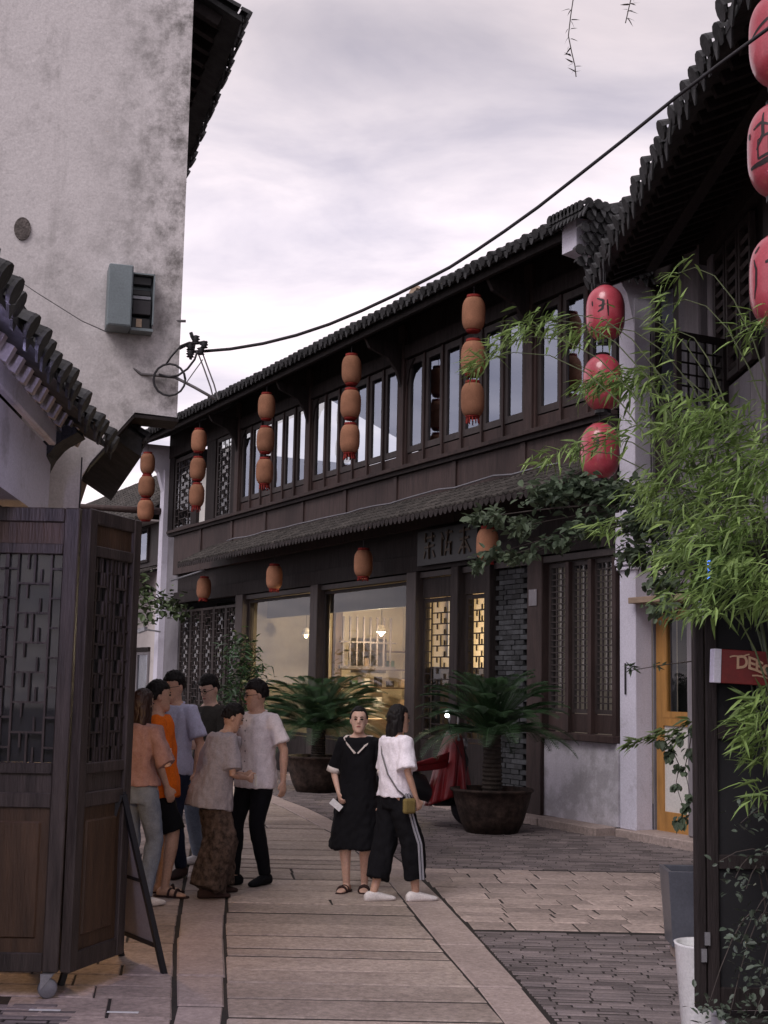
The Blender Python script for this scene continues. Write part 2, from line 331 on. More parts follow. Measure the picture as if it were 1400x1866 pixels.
# ------------------------------------------------------------------ the ground
gsheet = MB(); gsheet.add([(-600, -60, -0.05), (600, -60, -0.05), (600, 900, -0.05), (-600, 900, -0.05)], [(0, 1, 2, 3)])
g0 = gsheet.build('ground', 'earth'); g0['kind'] = 'structure'
jf = MB(); jf.add([(-14, 3.0, -0.005), (6, 3.0, -0.005), (6, 42, -0.005), (-14, 42, -0.005)], [(0, 1, 2, 3)]); jo = jf.build('joint_soil', 'earth'); jo['kind'] = 'structure'
def interp(pl, y):
    for (ya, xa), (yb, xb) in zip(pl, pl[1:]):
        if y <= yb: return xa + (xb - xa) * (y - ya) / (yb - ya)
    return pl[-1][1]
BR = [(3, 1.25), (5, 1.08), (7.1, 0.92), (9.57, 0.68), (12.2, 0.40), (15.2, -0.1), (18.5, -0.95), (22, -2.05), (27, -4.0), (34, -7.5)]  # right edge of the right kerb band
BL = [(3, 0.98), (5, 0.85), (7.1, 0.67), (9.57, 0.36), (12.2, 0.08), (15.2, -0.42), (18.5, -1.27), (22, -2.38), (27, -4.35), (34, -7.9)]
LR = [(3, -0.50), (5, -0.60), (6.96, -0.74), (8.1, -0.87), (9.5, -1.04), (11.5, -1.24), (16.4, -1.75), (20, -2.75), (24, -4.2), (27, -5.4), (34, -9.1)]
LL = [(3, -0.72), (5, -0.86), (6.96, -0.99), (8.1, -1.16), (9.5, -1.36), (11.5, -1.60), (16.4, -2.15), (20, -3.15), (24, -4.6), (27, -5.8), (34, -9.5)]
def slab(poly, top, th=0.05, ch=0.012, wob=0.004):
    """stone with a worn, chamfered upper edge; poly = list of xy"""
    n = len(poly); cx = sum(p[0] for p in poly) / n; cy = sum(p[1] for p in poly) / n
    pp = [(p[0] - cx + random.uniform(-wob, wob), p[1] - cy + random.uniform(-wob, wob)) for p in poly]
    ins = []
    for i in range(n):
        p, a_, b_ = Vector(pp[i]), Vector(pp[i - 1]), Vector(pp[(i + 1) % n])
        q = p + (a_ - p).normalized() * ch + (b_ - p).normalized() * ch; ins.append((q.x, q.y))
    tilt = [random.uniform(-0.002, 0.002)] * n
    b = MB(); vs = [(x, y, -th) for x, y in pp] + [(x, y, -ch + t) for (x, y), t in zip(pp, tilt)] + [(x, y, t) for (x, y), t in zip(ins, tilt)]
    fs = [(i, (i + 1) % n, n + (i + 1) % n, n + i) for i in range(n)] + [(n + i, n + (i + 1) % n, 2 * n + (i + 1) % n, 2 * n + i) for i in range(n)] + [tuple(range(2 * n, 3 * n))]
    b.add(vs, fs)
    return b, (cx, cy, top)
street = thing('road', None, None); street['kind'] = 'structure'
y = 4.2
while y < 30:
    d = random.choice([0.22, 0.26, 0.3, 0.34, 0.38, 0.44]) * (1 if y < 14 else 1.15)
    xa0, xa1 = interp(LR, y), interp(LR, y + d); xb0, xb1 = interp(BL, y), interp(BL, y + d)
    sk = random.uniform(-0.012, 0.012)
    g_ = random.choice([0.012, 0.022, 0.036, 0.05, 0.062])
    cuts = [0.0, 1.0] if random.random() < 0.86 else [0.0, random.uniform(0.35, 0.7), 1.0]
    for c0, c1 in zip(cuts, cuts[1:]):
        f0 = lambda t: xa0 + (xb0 - xa0) * t
        f1 = lambda t: xa1 + (xb1 - xa1) * t
        q = [(f0(c0) + 0.01, y + g_ + sk * (1 - c0)), (f0(c1) - 0.008, y + g_ + sk * (1 - c1)), (f1(c1) - 0.008, y + d - sk * 0), (f1(c0) + 0.01, y + d)]
        b, loc = slab(q, random.uniform(0.000, 0.004), ch=0.009)
        b.build('stone_slab', 'stone', street, loc=loc)
    y += d
for A_, B_, lens in ((LL, LR, (0.9, 1.5)), (BL, BR, (1.1, 1.9))):
    y = 4.0 if A_ is LL else 4.4
    while y < 30:
        d = random.uniform(*lens) + .0
        if A_ is LL and y < 8.0 < y + d: d = 8.02 - y
        q = [(interp(A_, y) + 0.004, y + 0.016), (interp(B_, y) - 0.004, y + 0.016), (interp(B_, y + d) - 0.006, y + d), (interp(A_, y + d) + 0.006, y + d)]
        b, loc = slab(q, random.uniform(0.0, 0.006), ch=0.012, wob=0.004); b.build('kerb_stone', 'kerb', street, loc=loc)
        y += d
# right: pavers between two fields of bricks set on edge
pv = thing('pavement', None, None); pv['kind'] = 'structure'
y = 9.72
rowi = 0
while y < 12.75:
    d = random.choice([0.20, 0.23, 0.27, 0.3]); x = interp(BR, y) + 0.01
    while x < 4.3:
        l = random.uniform(0.22, 0.46)
        q = [(x + 0.006, y + 0.007), (x + l - 0.005, y + 0.007), (x + l - 0.005 - 0.02, y + d - 0.006), (x + 0.006 - 0.02, y + d - 0.006)]
        b, loc = slab(q, random.uniform(-0.001, 0.005), ch=0.008, wob=0.006); b.build('paver', 'paver', pv, loc=loc)
        x += l
    y += d; rowi += 1
# left: bigger pavers up to the shop
y = 6.2
while y < 16:
    d = random.choice([0.28, 0.35, 0.42]); x = interp(LL, y) - 0.01
    while x > -3.4:
        l = random.uniform(0.3, 0.6)
        q = [(x - l + 0.005, y + 0.007), (x - 0.006, y + 0.007), (x - 0.006 - (interp(LL, y) - interp(LL, y + d)), y + d - 0.005), (x - l + 0.005 - (interp(LL, y) - interp(LL, y + d)), y + d - 0.005)]
        if y > 7.35 or x > -1.5:
            b, loc = slab(q, random.uniform(-0.001, 0.005), ch=0.008); b.build('paver', 'paver', pv, loc=loc)
        x -= l
    y += d
def bricks(xl, xr, y0, y1, name='brick_paving', dy=0.062, L=(0.19, 0.24), skew=0.0):
    b = MB(); y = y0
    while y < y1:
        a = xl(y); x = a - random.uniform(0, 0.2); r = xr(y)
        while x < r:
            l = random.uniform(*L); h = random.uniform(-0.003, 0.006)
            xa, xb = max(x + 0.004, a), min(x + l - 0.004, r)
            if xb - xa > 0.03:
                o = len(b.v); w_ = dy - random.uniform(0.010, 0.022); yy = y + random.uniform(-0.003, 0.003)
                f = lambda X, Y, Z: b.v.append((X, Y + skew * (X - a) + 0.035 * math.sin(X * 1.3 + Y), Z))
                for z_, i_ in ((-0.05, 0), (h - 0.008, 0), (h, 0.006)):
                    for X, Y in ((xa + i_, yy + i_), (xb - i_, yy + i_), (xb - i_, yy + w_ - i_), (xa + i_, yy + w_ - i_)): f(X, Y, z_)
                for k in (0, 4):
                    for i in range(4): b.f.append((o + k + i, o + k + (i + 1) % 4, o + k + 4 + (i + 1) % 4, o + k + 4 + i))
                b.f.append((o + 8, o + 9, o + 10, o + 11))
            x += l
        y += dy
    o = b.build(name, 'brickpave', pv); o['kind'] = 'stuff'
bricks(lambda y: interp(BR, y) + 0.01, lambda y: 3.6, 4.6, 9.68, skew=-0.02)
bricks(lambda y: interp(BR, y) + 0.01, lambda y: 4.6 - (y - 12.8) * 0.5, 12.8, 26.0, skew=0.03)
bricks(lambda y: -3.2, lambda y: -1.52 if y > 6.2 else interp(LL, y) - 0.01, 4.6, 7.32)
bricks(lambda y: interp(LL, y) - 4, lambda y: interp(LL, y) - 0.01, 16.1, 32.0)
# ------------------------------------------------------------------ shared building helpers
_rowcache = {}
def tile_row_mesh(n, seg_l, r):
    k = (n, seg_l, r)
    if k in _rowcache: return _rowcache[k]
    b = MB(); na = 5
    rings = []
    for i in range(n):
        for t, rr, dz in ((0.0, r * 1.06, 0.010), (1.0, r * 0.9, 0.0)):
            z = dz; yv = (i + t) * seg_l + (0.002 if t == 0 else 0)
            rings.append([(math.cos(PI * j / na) * rr, yv, math.sin(PI * j / na) * rr + z) for j in range(na + 1)])
    o = 0
    for r_ in rings: b.v += r_
    m = na + 1
    for i in range(len(rings) - 1):
        for j in range(na): b.f.append((i * m + j, i * m + j + 1, (i + 1) * m + j + 1, (i + 1) * m + j))
    b.f.append(tuple(range(m))[::-1])
    _rowcache[k] = b.mesh('tile_row'); return _rowcache[k]
_endcache = {}
def eave_tile_mesh(sp, r, drop):
    k = (sp, r, drop)
    if k in _endcache: return _endcache[k]
    b = MB()
    # round end cap + half barrel
    ring = [(math.cos(PI * j / 6) * r, -0.0, math.sin(PI * j / 6) * r) for j in range(7)]
    ring0 = [(x * 1.12, -0.07, z * 1.12 + 0.004) for x, y_, z in ring]; n = 7
    b.v += ring0 + ring
    for j in range(6): b.f.append((j, j + 1, n + j + 1, n + j))
    # disc
    b.lathe([(r * 1.12, 0), (r * 1.12, 0.02)], 10, (0, 0, 0), Matrix.Translation((0, -0.07, 0.004)) @ Matrix.Rotation(PI / 2, 4, 'X'))
    # drip lobe hanging between two barrels, leaning a little outwards
    h = sp / 2; pts = [(0 + 0.25 * r, 0.0), (h * 0.55, -drop * 0.45), (h * 0.95, -drop), (h * 1.1, -drop), (h * 1.5, -drop * 0.45), (sp - 0.25 * r, 0.0), (h, -0.02 - r * 0.2)]
    for yy in (0,):
        vs = [(x, -0.05 + z * 0.35, z) for x, z in pts] + [(x, -0.035 + z * 0.35, z) for x, z in pts]
        m = len(pts); b.add(vs, [tuple(range(m)), tuple(range(m, 2 * m))[::-1]] + [(i, (i + 1) % m, m + (i + 1) % m, m + i) for i in range(m)])
    _endcache[k] = b.mesh('eave_tile'); return _endcache[k]
def tiled_roof(parent, x0, x1, ye, ze, slope, depth, sp=0.22, r=0.06, drop=0.11, m='tile', ends=True, rafters=0.0, seg=0.24, back=True, thick=0.07, jig=0.006, rm='wood_dark'):
    """single pitch roof rising inwards (local +y) from the eave line y=ye, z=ze"""
    a = math.atan(slope); zr = ze + slope * depth
    b = MB(); t = thick
    # wavy pan sheet: one concave trough between two barrels
    nx = max(2, int(round((x1 - x0) / sp)))
    sp = (x1 - x0) / nx
    fe = .055; b.add([(x0, ye - fe, ze - t - fe * slope), (x1, ye - fe, ze - t - fe * slope), (x1, ye + depth, zr - t), (x0, ye + depth, zr - t), (x0, ye - fe, ze - 0.004 - fe * slope), (x1, ye - fe, ze - 0.004 - fe * slope), (x1, ye + depth, zr - 0.004), (x0, ye + depth, zr - 0.004)],
          [(0, 3, 2, 1), (4, 5, 6, 7), (0, 1, 5, 4), (1, 2, 6, 5), (2, 3, 7, 6), (3, 0, 4, 7)])
    if back:
        b.add([(x0, ye + depth, zr - t), (x1, ye + depth, zr - t), (x1, ye + depth + depth, ze), (x0, ye + depth + depth, ze)], [(0, 1, 2, 3)])
    roof = b.build('roof', m, parent)
    L = math.sqrt(depth ** 2 + (zr - ze) ** 2); n = max(2, int(L / seg))
    rm_ = tile_row_mesh(n, round(L / n, 3), r); em = eave_tile_mesh(round(sp, 3), r, drop)
    for i in range(nx + 1):
        x = x0 + i * sp
        o = mobj('tile_row', rm_, m, roof, loc=(x + random.uniform(-jig, jig), ye - 0.02, ze + random.uniform(-jig, jig)), rot=(a, 0, 0))
        if ends:
            o = mobj('eave_tile', em, m, roof, loc=(x + random.uniform(-jig, jig), ye - 0.03 + random.uniform(-jig, jig) * 2, ze + random.uniform(-jig, jig) * 1.5), rot=(a + random.uniform(-.06, .06), random.uniform(-.05, .05), 0))
    if rafters > 0:
        rb = MB().box(-0.035, 0.035, 0, min(depth, rafters) / math.cos(a), -0.09, 0).mesh('rafter')
        k = 0; x = x0 + 0.12
        while x < x1:
            mobj('rafter', rb, rm, roof, loc=(x, ye + 0.08, ze - t - 0.002 + slope * 0.08), rot=(a, 0, 0)); x += 0.24
    return roof
def lattice_mb(w_, h_, kind='grid', t=0.016, d=0.02, rep=1):
    if rep > 1:
        b = MB()
        for q in range(rep):
            c = lattice_mb(w_ / rep, h_, kind, t, d); b.add(c.v, c.f, Matrix.Translation((q * w_ / rep, 0, 0)))
            if q: b.box(q * w_ / rep - t, q * w_ / rep + t, -d / 2, d / 2, 0, h_)
        return b
    """lattice bars in the x-z plane from (0,0) to (w,h)"""
    b = MB()
    def hb(x0, x1, z): b.box(x0, x1, -d / 2, d / 2, z - t / 2, z + t / 2)
    def vb(x, z0, z1): b.box(x - t / 2, x + t / 2, -d / 2 + 0.001, d / 2 - 0.001, z0, z1)
    if kind == 'grid':
        n = max(1, int(w_ / 0.11)); k = max(1, int(h_ / 0.11))
        for i in range(1, n): vb(w_ * i / n, 0, h_)
        for j in range(1, k): hb(0, w_, h_ * j / k)
    elif kind == 'step':   # concentric frames with offsets, the classic shop lattice
        i1 = w_ * 0.2; i2 = w_ * 0.8
        for x in (i1, i2): vb(x, 0, h_)
        k = max(2, int(h_ / 0.16))
        for j in range(1, k * 2):
            z = h_ * j / (k * 2)
            if j % 2: hb(0, i1, z); hb(i2, w_, z)
            else: hb(i1, i2, z)
        for j in range(0, k, 2):
            z0 = h_ * j / k; vb(w_ / 2, z0, z0 + h_ / k)
        for j in range(0, k):
            z0 = h_ * j / k; vb(w_ * 0.38, z0 + h_ / k * .5, z0 + h_ / k); vb(w_ * 0.62, z0, z0 + h_ / k * .5)
    elif kind == 'shelf':
        k = max(2, int(h_ / 0.075))
        for j in range(1, k): hb(0, w_, h_ * j / k)
        vb(w_ * .33, 0, h_); vb(w_ * .66, 0, h_)
    return b
def casement(parent, x0, x1, z0, z1, y, fr=0.07, gm='glass_up', fm='wood_frame', lat=None, th=0.045, kick=0.0):
    """one hinged window: frame (part 'window') with its 'pane' (sub-part)"""
    w_ = x1 - x0; h_ = z1 - z0; b = MB()
    b.box(0, fr, -th / 2, th / 2, 0, h_); b.box(w_ - fr, w_, -th / 2, th / 2, 0, h_)
    b.box(fr, w_ - fr, -th / 2 + .001, th / 2 - .001, 0, fr); b.box(fr, w_ - fr, -th / 2 + .001, th / 2 - .001, h_ - fr, h_)
    o = b.build('window', fm, parent, loc=(x0, y, z0))
    MB().box(fr - .004, w_ - fr + .004, 0.004, 0.010, fr - .004, h_ - fr + .004).build('pane', gm, o)
    if lat:
        lattice_mb(w_ - 2 * fr, h_ - 2 * fr, lat).build('lattice', fm, o, loc=(fr, -0.008, fr))
    return o
# ------------------------------------------------------------------ the long two storey teahouse
AX = Vector((2.79, 15.82, 0)); TH = math.radians(-62.71)
MH = thing('two_storey_house', 'long brown wooden two-storey building with upper windows and tiled eave, right of the street', 'building', AX, TH)
MHm = Matrix.Translation(AX) @ Matrix.Rotation(TH, 4, 'Z')
def mh(x, y, z): return MHm @ Vector((x, y, z))
XL = -17.25
tiled_roof(MH, XL - 0.35, 0.0, -0.85, 7.16, 0.42, 4.6, sp=0.2, r=0.055, drop=0.10, rafters=1.6)
fas = B('fascia', XL - 0.3, -0.02, -0.80, -0.74, 6.98, 7.085, 'wood_dark', MH)
posts = [-1.9, -5.5, -9.05, -12.55]
for x in posts:
    B('post', x - .10, x + .10, -0.06, 0.12, 4.95, 7.3, 'wood_brown', MH, 0.006)
    MB().prism([(-.06, 6.3), (-.06, 7.0), (-.70, 7.0), (-.62, 6.86), (-.30, 6.74), (-.14, 6.55)], 0, x - .035, x + .035).build('bracket', 'wood_dark', MH)
    wb = MB(); wb.prism([(0, 6.7), (.26, 6.7), (.10, 6.55), (0, 6.15)], 1, -.02, .03)
    wb.build('spandrel', 'wood_dark', MH, loc=(x + .10, 0, 0))
    wb = MB(); wb.prism([(0, 6.7), (0, 6.15), (-.10, 6.55), (-.26, 6.7)], 1, -.02, .03)
    wb.build('spandrel', 'wood_dark', MH, loc=(x - .10, 0, 0))
# upper windows
def bay(xa, xb, n, z0=5.24, z1=6.72, y=0.03):
    w_ = (xb - xa) / n
    for i in range(n):
        casement(MH, xa + i * w_ + .006, xa + (i + 1) * w_ - .006, z0, z1, y + random.uniform(-.006, .006), 0.095, lat=None)
        B('sill_panel', xa + i * w_ + .012, xa + (i + 1) * w_ - .012, y - .01, y + .02, 5.03, 5.225, 'wood_brown', MH, 0.004)
        B('mullion', xa + i * w_ - .022, xa + i * w_ + .022, y - .05, y + .0, 5.0, 6.72, 'wood_brown', MH)
bay(-1.78, -0.05, 3); bay(-5.38, -2.02, 6); bay(-8.93, -5.62, 6); bay(-12.43, -9.17, 6)
B('lintel', -12.7, -0.02, -0.05, 0.12, 6.74, 6.95, 'wood_dark', MH)
B('wall_board', -12.7, -0.02, 0.0, 0.12, 6.95, 7.5, 'wood_dark', MH)
B('sill_rail', -17.0, -0.02, -0.07, 0.06, 5.20, 5.238, 'wood_brown', MH) if False else None
# left end bay
B('end_pier', XL, XL + 0.28, -0.12, 0.16, 0, 6.5, 'pilaster', MH)
B('end_wall', XL + .28, XL + 1.25, 0.02, 0.22, 0, 4.92, 'grey_wall', MH)
B('end_side_wall', XL, XL + .2, .16, 7.8, 0, 7.1, 'grey_wall', MH)
MB().prism([(-.12, 6.0), (-.25, 6.45), (-.78, 6.85), (-.80, 7.08), (.3, 7.08), (.3, 6.0)], 0, XL + .02, XL + .22).build('corbel', 'pilaster', MH)
casement(MH, -16.6, -15.35, 5.02, 6.7, .03, .09, gm='glass_low', lat='step')
B('upright_board', -16.95, -16.62, -.02, .1, 4.97, 7.2, 'wood_dark', MH)
B('white_panel', -14.98, -14.42, .05, .09, 4.98, 6.25, 'white_board', MH)
B('upright_board', -15.33, -15.0, -.02, .1, 4.97, 7.2, 'wood_dark', MH)
B('upright_board', -14.4, -13.86, -.03, .1, 4.97, 7.2, 'wood_dark', MH)
casement(MH, -13.85, -12.95, 5.02, 6.75, .02, .08, gm='glass_low', lat='step')
B('upright_board', -12.93, -12.67, -.02, .1, 4.97, 7.2, 'wood_dark', MH)
B('lintel', -16.95, -12.7, -0.04, 0.11, 6.76, 7.3, 'wood_dark', MH)
# ledge, band of boards
bevel(B('ledge', -16.4, -0.02, -0.22, 0.0, 4.94, 5.0, 'wood_brown', MH), .006)
B('ledge_mould', -16.4, -0.02, -0.17, 0.0, 4.88, 4.938, 'wood_dark', MH)
edges = [-16.2, -14.4, -12.55, -10.8, -9.05, -7.3, -5.5, -3.7, -1.9, -0.02]
for a_, b_ in zip(edges, edges[1:]):
    B('band_board', a_ + .006, b_ - .006, -0.10 + random.uniform(-.004, .004), 0.0, 4.0, 4.878, 'wood_brown', MH, .004)
for x in edges[1:-1]:
    B('batten', x - .06, x + .06, -0.125, -0.104, 4.2, 4.876, 'wood_brown', MH)
# pent roof of thin tiles over the shopfront
def pent(x0, x1):
    sp = 0.13; n = int((x1 - x0) / sp); base = MB()
    yo, zo, yi, zi = -0.86, 4.03, -0.11, 4.44
    base.add([(x0, yo, zo - .03), (x1, yo, zo - .03), (x1, yi, zi - .03), (x0, yi, zi - .03), (x0, yo, zo), (x1, yo, zo), (x1, yi, zi), (x0, yi, zi)],
             [(0, 3, 2, 1), (4, 5, 6, 7), (0, 1, 5, 4), (1, 2, 6, 5), (2, 3, 7, 6), (3, 0, 4, 7)])
    p = base.build('pent_roof', 'wood_frame', MH)
    a = math.atan2(zi - zo, yi - yo); L = math.hypot(zi - zo, yi - yo); rm_ = tile_row_mesh(5, round(L / 5, 3), 0.036)
    dm = MB(); pts = [(-sp * .48, 0), (-sp * .4, -.045), (-sp * .15, -.085), (sp * .15, -.085), (sp * .4, -.045), (sp * .48, 0)]
    m = len(pts); dm.add([(x, 0, z) for x, z in pts] + [(x, .012, z) for x, z in pts], [tuple(range(m)), tuple(range(m, 2 * m))[::-1]] + [(i, (i + 1) % m, m + (i + 1) % m, m + i) for i in range(m)])
    dm = dm.mesh('scallop')
    for i in range(n):
        x = x0 + (i + .5) * sp
        mobj('tile_row', rm_, 'tile_far', p, loc=(x, yo, zo + random.uniform(-.004, .004)), rot=(a, 0, 0))
        mobj('scallop', dm, 'wood_dark', p, loc=(x, yo - .014 + random.uniform(-.003, .003), zo - .0 + random.uniform(-.008, .004)))
pent(-13.6, -0.05)
pp = [(-12.5 + i * .5, -0.22 - .03 * math.sin(i * 2.1), 4.46 + .008 * math.sin(i * 1.7) + (0.04 if i in (17, 20) else 0)) for i in range(24)]
MB().tube(pp, 0.013, 6).build('pipe', 'steel_dull', MH, True)
MB().tube([(-16.0, -.2, 3.86), (-13.4, -.35, 3.92)], 0.02, 6).build('pipe', 'steel_dull', MH, True)
# shopfront
B('wall_board', -16.1, -0.02, 0.0, 0.10, 3.62, 4.0, 'wood_dark', MH)
B('head_beam', -16.1, -0.02, -0.09, 0.14, 3.36, 3.60, 'wood_dark', MH)
B('transom', -12.0, -0.02, -0.05, 0.10, 3.26, 3.34, 'wood_frame', MH)
for x, w_ in ((-12.0, .38), (-8.45, .3), (-4.93, .3), (-3.65, .2), (-2.77, .14)):
    B('column', x - w_ / 2, x + w_ / 2, -0.12, 0.14, 0.0, 3.355, 'wood_frame' if w_ > .2 else 'wood_dark', MH, .01)
# glass shopfront 1 and 2
def shopglass(xa, xb, z0, z1, parts):
    n = parts; w_ = (xb - xa) / n
    for i in range(n):
        casement(MH, xa + i * w_ + .01, xa + (i + 1) * w_ - .01, z0, z1, .04, .05, gm='glass_low', fm='wood_dark')
shopglass(-11.8, -8.61, .75, 3.24, 1); shopglass(-8.29, -5.09, .75, 3.24, 1)
B('dado', -11.8, -8.61, -.03, .08, .1, .74, 'wood_dark', MH); B('dado', -8.29, -5.09, -.03, .08, .1, .74, 'wood_dark', MH)
# lattice doors with the lit room behind
for xa, xb in ((-4.77, -3.76), (-3.54, -2.85)):
    casement(MH, xa, xb, 0.9, 2.95, .04, .06, gm='glass_low', fm='wood_dark', lat='step')
    B('door_panel', xa, xb, .0, .06, .1, .89, 'wood_dark', MH); B('transom_board', xa, xb, .0, .06, 2.96, 3.25, 'wood_dark', MH)
# latticed doors of the far left bay
for i in range(5):
    xa = -15.9 + i * .71
    casement(MH, xa + .01, xa + .70, .95, 3.2, .04, .05, gm='glass_low', fm='wood_frame', lat='step')
    B('door_panel', xa + .01, xa + .70, .0, .06, .1, .94, 'wood_frame', MH)
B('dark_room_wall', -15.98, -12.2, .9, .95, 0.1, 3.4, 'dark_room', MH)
# dark brick pier
B('brick_core', -2.69, -1.87, .03, .2, 0, 3.25, 'mortar', MH)
bw = MB().box(-.095, .095, -.03, .03, -.029, .029).mesh('brick')
for j in range(48):
    z = .05 + j * .067
    for i in range(4):
        x = -2.58 + i * .205 + (.06 if j % 2 else -.02)
        if x > -1.95: continue
        mobj('brick', bw, 'brick', MH, loc=(x, .012 + random.uniform(-.010, .006), z), rot=(0, 0, random.uniform(-.02, .02)))
B('column', -1.86, -1.52, -.07, .16, 0, 3.355, 'wood_brown', MH, .01)
B('notice', -1.80, -1.62, -.082, -.075, 2.72, 2.93, 'grey_wall', MH)
# latticed window of three leaves over a plastered dado
for xa, xb in ((-1.50, -1.05), (-1.0, -0.58), (-0.53, -0.12)):
    casement(MH, xa, xb, 1.38, 3.24, .05, .05, gm='glass_low', fm='wood_frame', lat='shelf')
    B('window_panel', xa, xb, .03, .07, 1.15, 1.37, 'wood_brown', MH, .004)
for x in (-1.025, -.555, -.07):
    B('mullion', x - .035, x + .035, -.03, .07, 1.14, 3.24, 'wood_brown', MH)
B('window_sill', -1.52, -.02, -.09, .1, 1.05, 1.135, 'wood_brown', MH, .008)
B('dado_wall', -1.52, -.005, -.02, .2, 0.1, 1.048, 'low_wall', MH)
# stone plinth in pieces
x = -16.2
while x < -.1:
    l = min(random.uniform(.8, 1.4), -.02 - x)
    B('plinth_stone', x + .005, x + l - .005, -.30, .02, -.04, .098 + random.uniform(-.008, .004), 'kerb', MH, .012); x += l
# interior rooms
def quadroom(x0, x1, y0, y1, z0, z1, m):
    b = MB()
    b.box(x0, x1, y1, y1 + .05, z0, z1); b.box(x0, x1, y0, y1, z0 - .05, z0); b.box(x0, x1, y0, y1, z1, z1 + .05)
    b.box(x0 - .05, x0, y0, y1, z0, z1); b.box(x1, x1 + .05, y0, y1, z0, z1)
    return b.build('room', m, MH)
quadroom(-12.1, -5.0, .16, 3.6, .12, 3.3, 'room')
quadroom(-4.9, -2.75, .16, 3.2, .12, 3.3, 'room')
B('ceiling_drop', -12.05, -5.05, .5, .56, 2.92, 3.29, 'wood_dark', MH)
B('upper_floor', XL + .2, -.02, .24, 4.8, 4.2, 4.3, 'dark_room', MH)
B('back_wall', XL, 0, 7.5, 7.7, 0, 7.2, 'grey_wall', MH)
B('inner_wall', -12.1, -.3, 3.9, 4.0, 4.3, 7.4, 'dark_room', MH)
B('inner_post', -6.15, -6.0, 2.2, 2.35, .12, 3.28, 'wood_warm', MH)
B('cabinet', -7.5, -6.3, 3.1, 3.55, .12, 1.5, 'wood_warm', MH); B('scroll', -5.75, -5.35, 3.57, 3.59, 1.5, 2.7, 'white_board', MH)
for i in range(5): B('shelf_board', -7.6, -6.2, 3.3, 3.58, 1.62 + i * .24, 1.64 + i * .24, 'wood_warm', MH)
B('cabinet', -4.88, -4.55, .2, 1.7, .12, 1.95, 'wood_dark', MH); B('hanging_scroll', -4.88, -4.86, .5, .8, 2.1, 3.0, 'white_board', MH)  # dark cabinet added to block the glow behind the lower lattice
B('dimming_sheet', -12.08, -12.03, .2, 1.75, .12, 3.25, 'beige_dimming', MH); B('side_post', -11.2, -11.05, 1.55, 1.7, .12, 3.28, 'wood_warm', MH)  # beige sheet added over the side wall so the left window looks dimmer
for i in range(6): B('shelf_board', -11.3, -11.0, 1.8, 3.3, .5 + i * .36, .53 + i * .36, 'wood_warm', MH)
for i in range(5):
    for j in range(5):
        if (i * 3 + j * 2) % 4: B('jar', -11.2, -11.08, 1.95 + j * .27, 2.07 + j * .27, .535 + i * .36, .535 + i * .36 + .12 + .04 * ((i + j) % 3), random.choice(['clay', 'white_board', 'wood_pale', 'cycad']), MH)
lb = MB()
for i in range(8): lb.box(-9.6, -9.57, 1.0 + i * .14, 1.03 + i * .14, 2.0, 2.9)
lb.box(-9.61, -9.56, .95, 2.1, 1.94, 2.0).box(-9.61, -9.56, .95, 2.1, 2.42, 2.45).build('hanging_screen', 'wood_dark', MH)
B('serving_counter', -9.4, -8.9, .9, 2.3, .12, 1.05, 'wood_pale', MH); B('wall_picture', -12.08, -12.05, 2.4, 3.2, 1.9, 2.6, 'patch', MH)
# inside: counter, screen, shelves
B('counter', -8.1, -6.1, 1.6, 2.1, .12, 1.15, 'wood_warm', MH); B('bench', -11.4, -9.3, 1.5, 2.0, .12, .9, 'wood_warm', MH)
sc = MB()
for i in range(9): sc.box(-7.15 + i * .14, -7.12 + i * .14, 1.18, 1.21, 2.15, 2.9)
sc.box(-7.2, -5.9, 1.17, 1.22, 2.08, 2.14); sc.box(-7.2, -5.9, 1.17, 1.22, 2.42, 2.45)
sc.build('screen', 'wood_dark', MH)
B('wall_shelf', -7.9, -6.0, 3.4, 3.58, 1.9, 1.94, 'wood_dark', MH)
for i, (xx, hh) in enumerate(((-7.7, .18), (-7.4, .25), (-7.0, .15), (-6.6, .22))): B('jar', xx, xx + .14, 3.42, 3.55, 1.943, 1.943 + hh, 'clay', MH)
B('picture', -9.6, -8.7, 3.55, 3.59, 1.7, 2.5, 'white_board', MH)
def pendant(x, y, z, ztop, W_, label, r=.09, m='lamp_warm', col=(1, .76, .48)):
    t = thing('pendant_lamp', label, 'lamp', mh(x, y, z), TH)
    MB().lathe([(.01, .12), (r * .5, .11), (r, 0.0), (r * .96, -.01), (r * .3, -.02)], 16).build('lamp_shade', 'white_board', t, True)
    MB().lathe([(.01, -.075), (.035, -.05), (.035, -.02), (.01, 0)], 10).build('bulb', m, t, True)
    MB().tube([(0, 0, .12), (0, 0, ztop - z)], .006, 5).build('cord', 'cable', t)
    l = bpy.data.lights.new('bulb_light', 'POINT'); l.energy = W_; l.color = col; l.shadow_soft_size = .08
    o = bpy.data.objects.new('bulb_light', l); COL.objects.link(o); o.parent = t; o.location = (0, 0, -.13)
    return t
pendant(-9.0, 1.5, 2.62, 3.3, 330, 'small shaded warm lamp seen inside behind the bright right shop window')
pendant(-11.0, .9, 2.6, 3.3, 6, 'shaded lamp far inside behind the dim left shop window')
pendant(-4.15, 1.7, 2.35, 3.3, 60, 'warm lamp glowing behind the left latticed shop door')
pendant(-3.2, 2.0, 2.4, 3.3, 55, 'warm lamp glowing behind the narrow right latticed shop door')
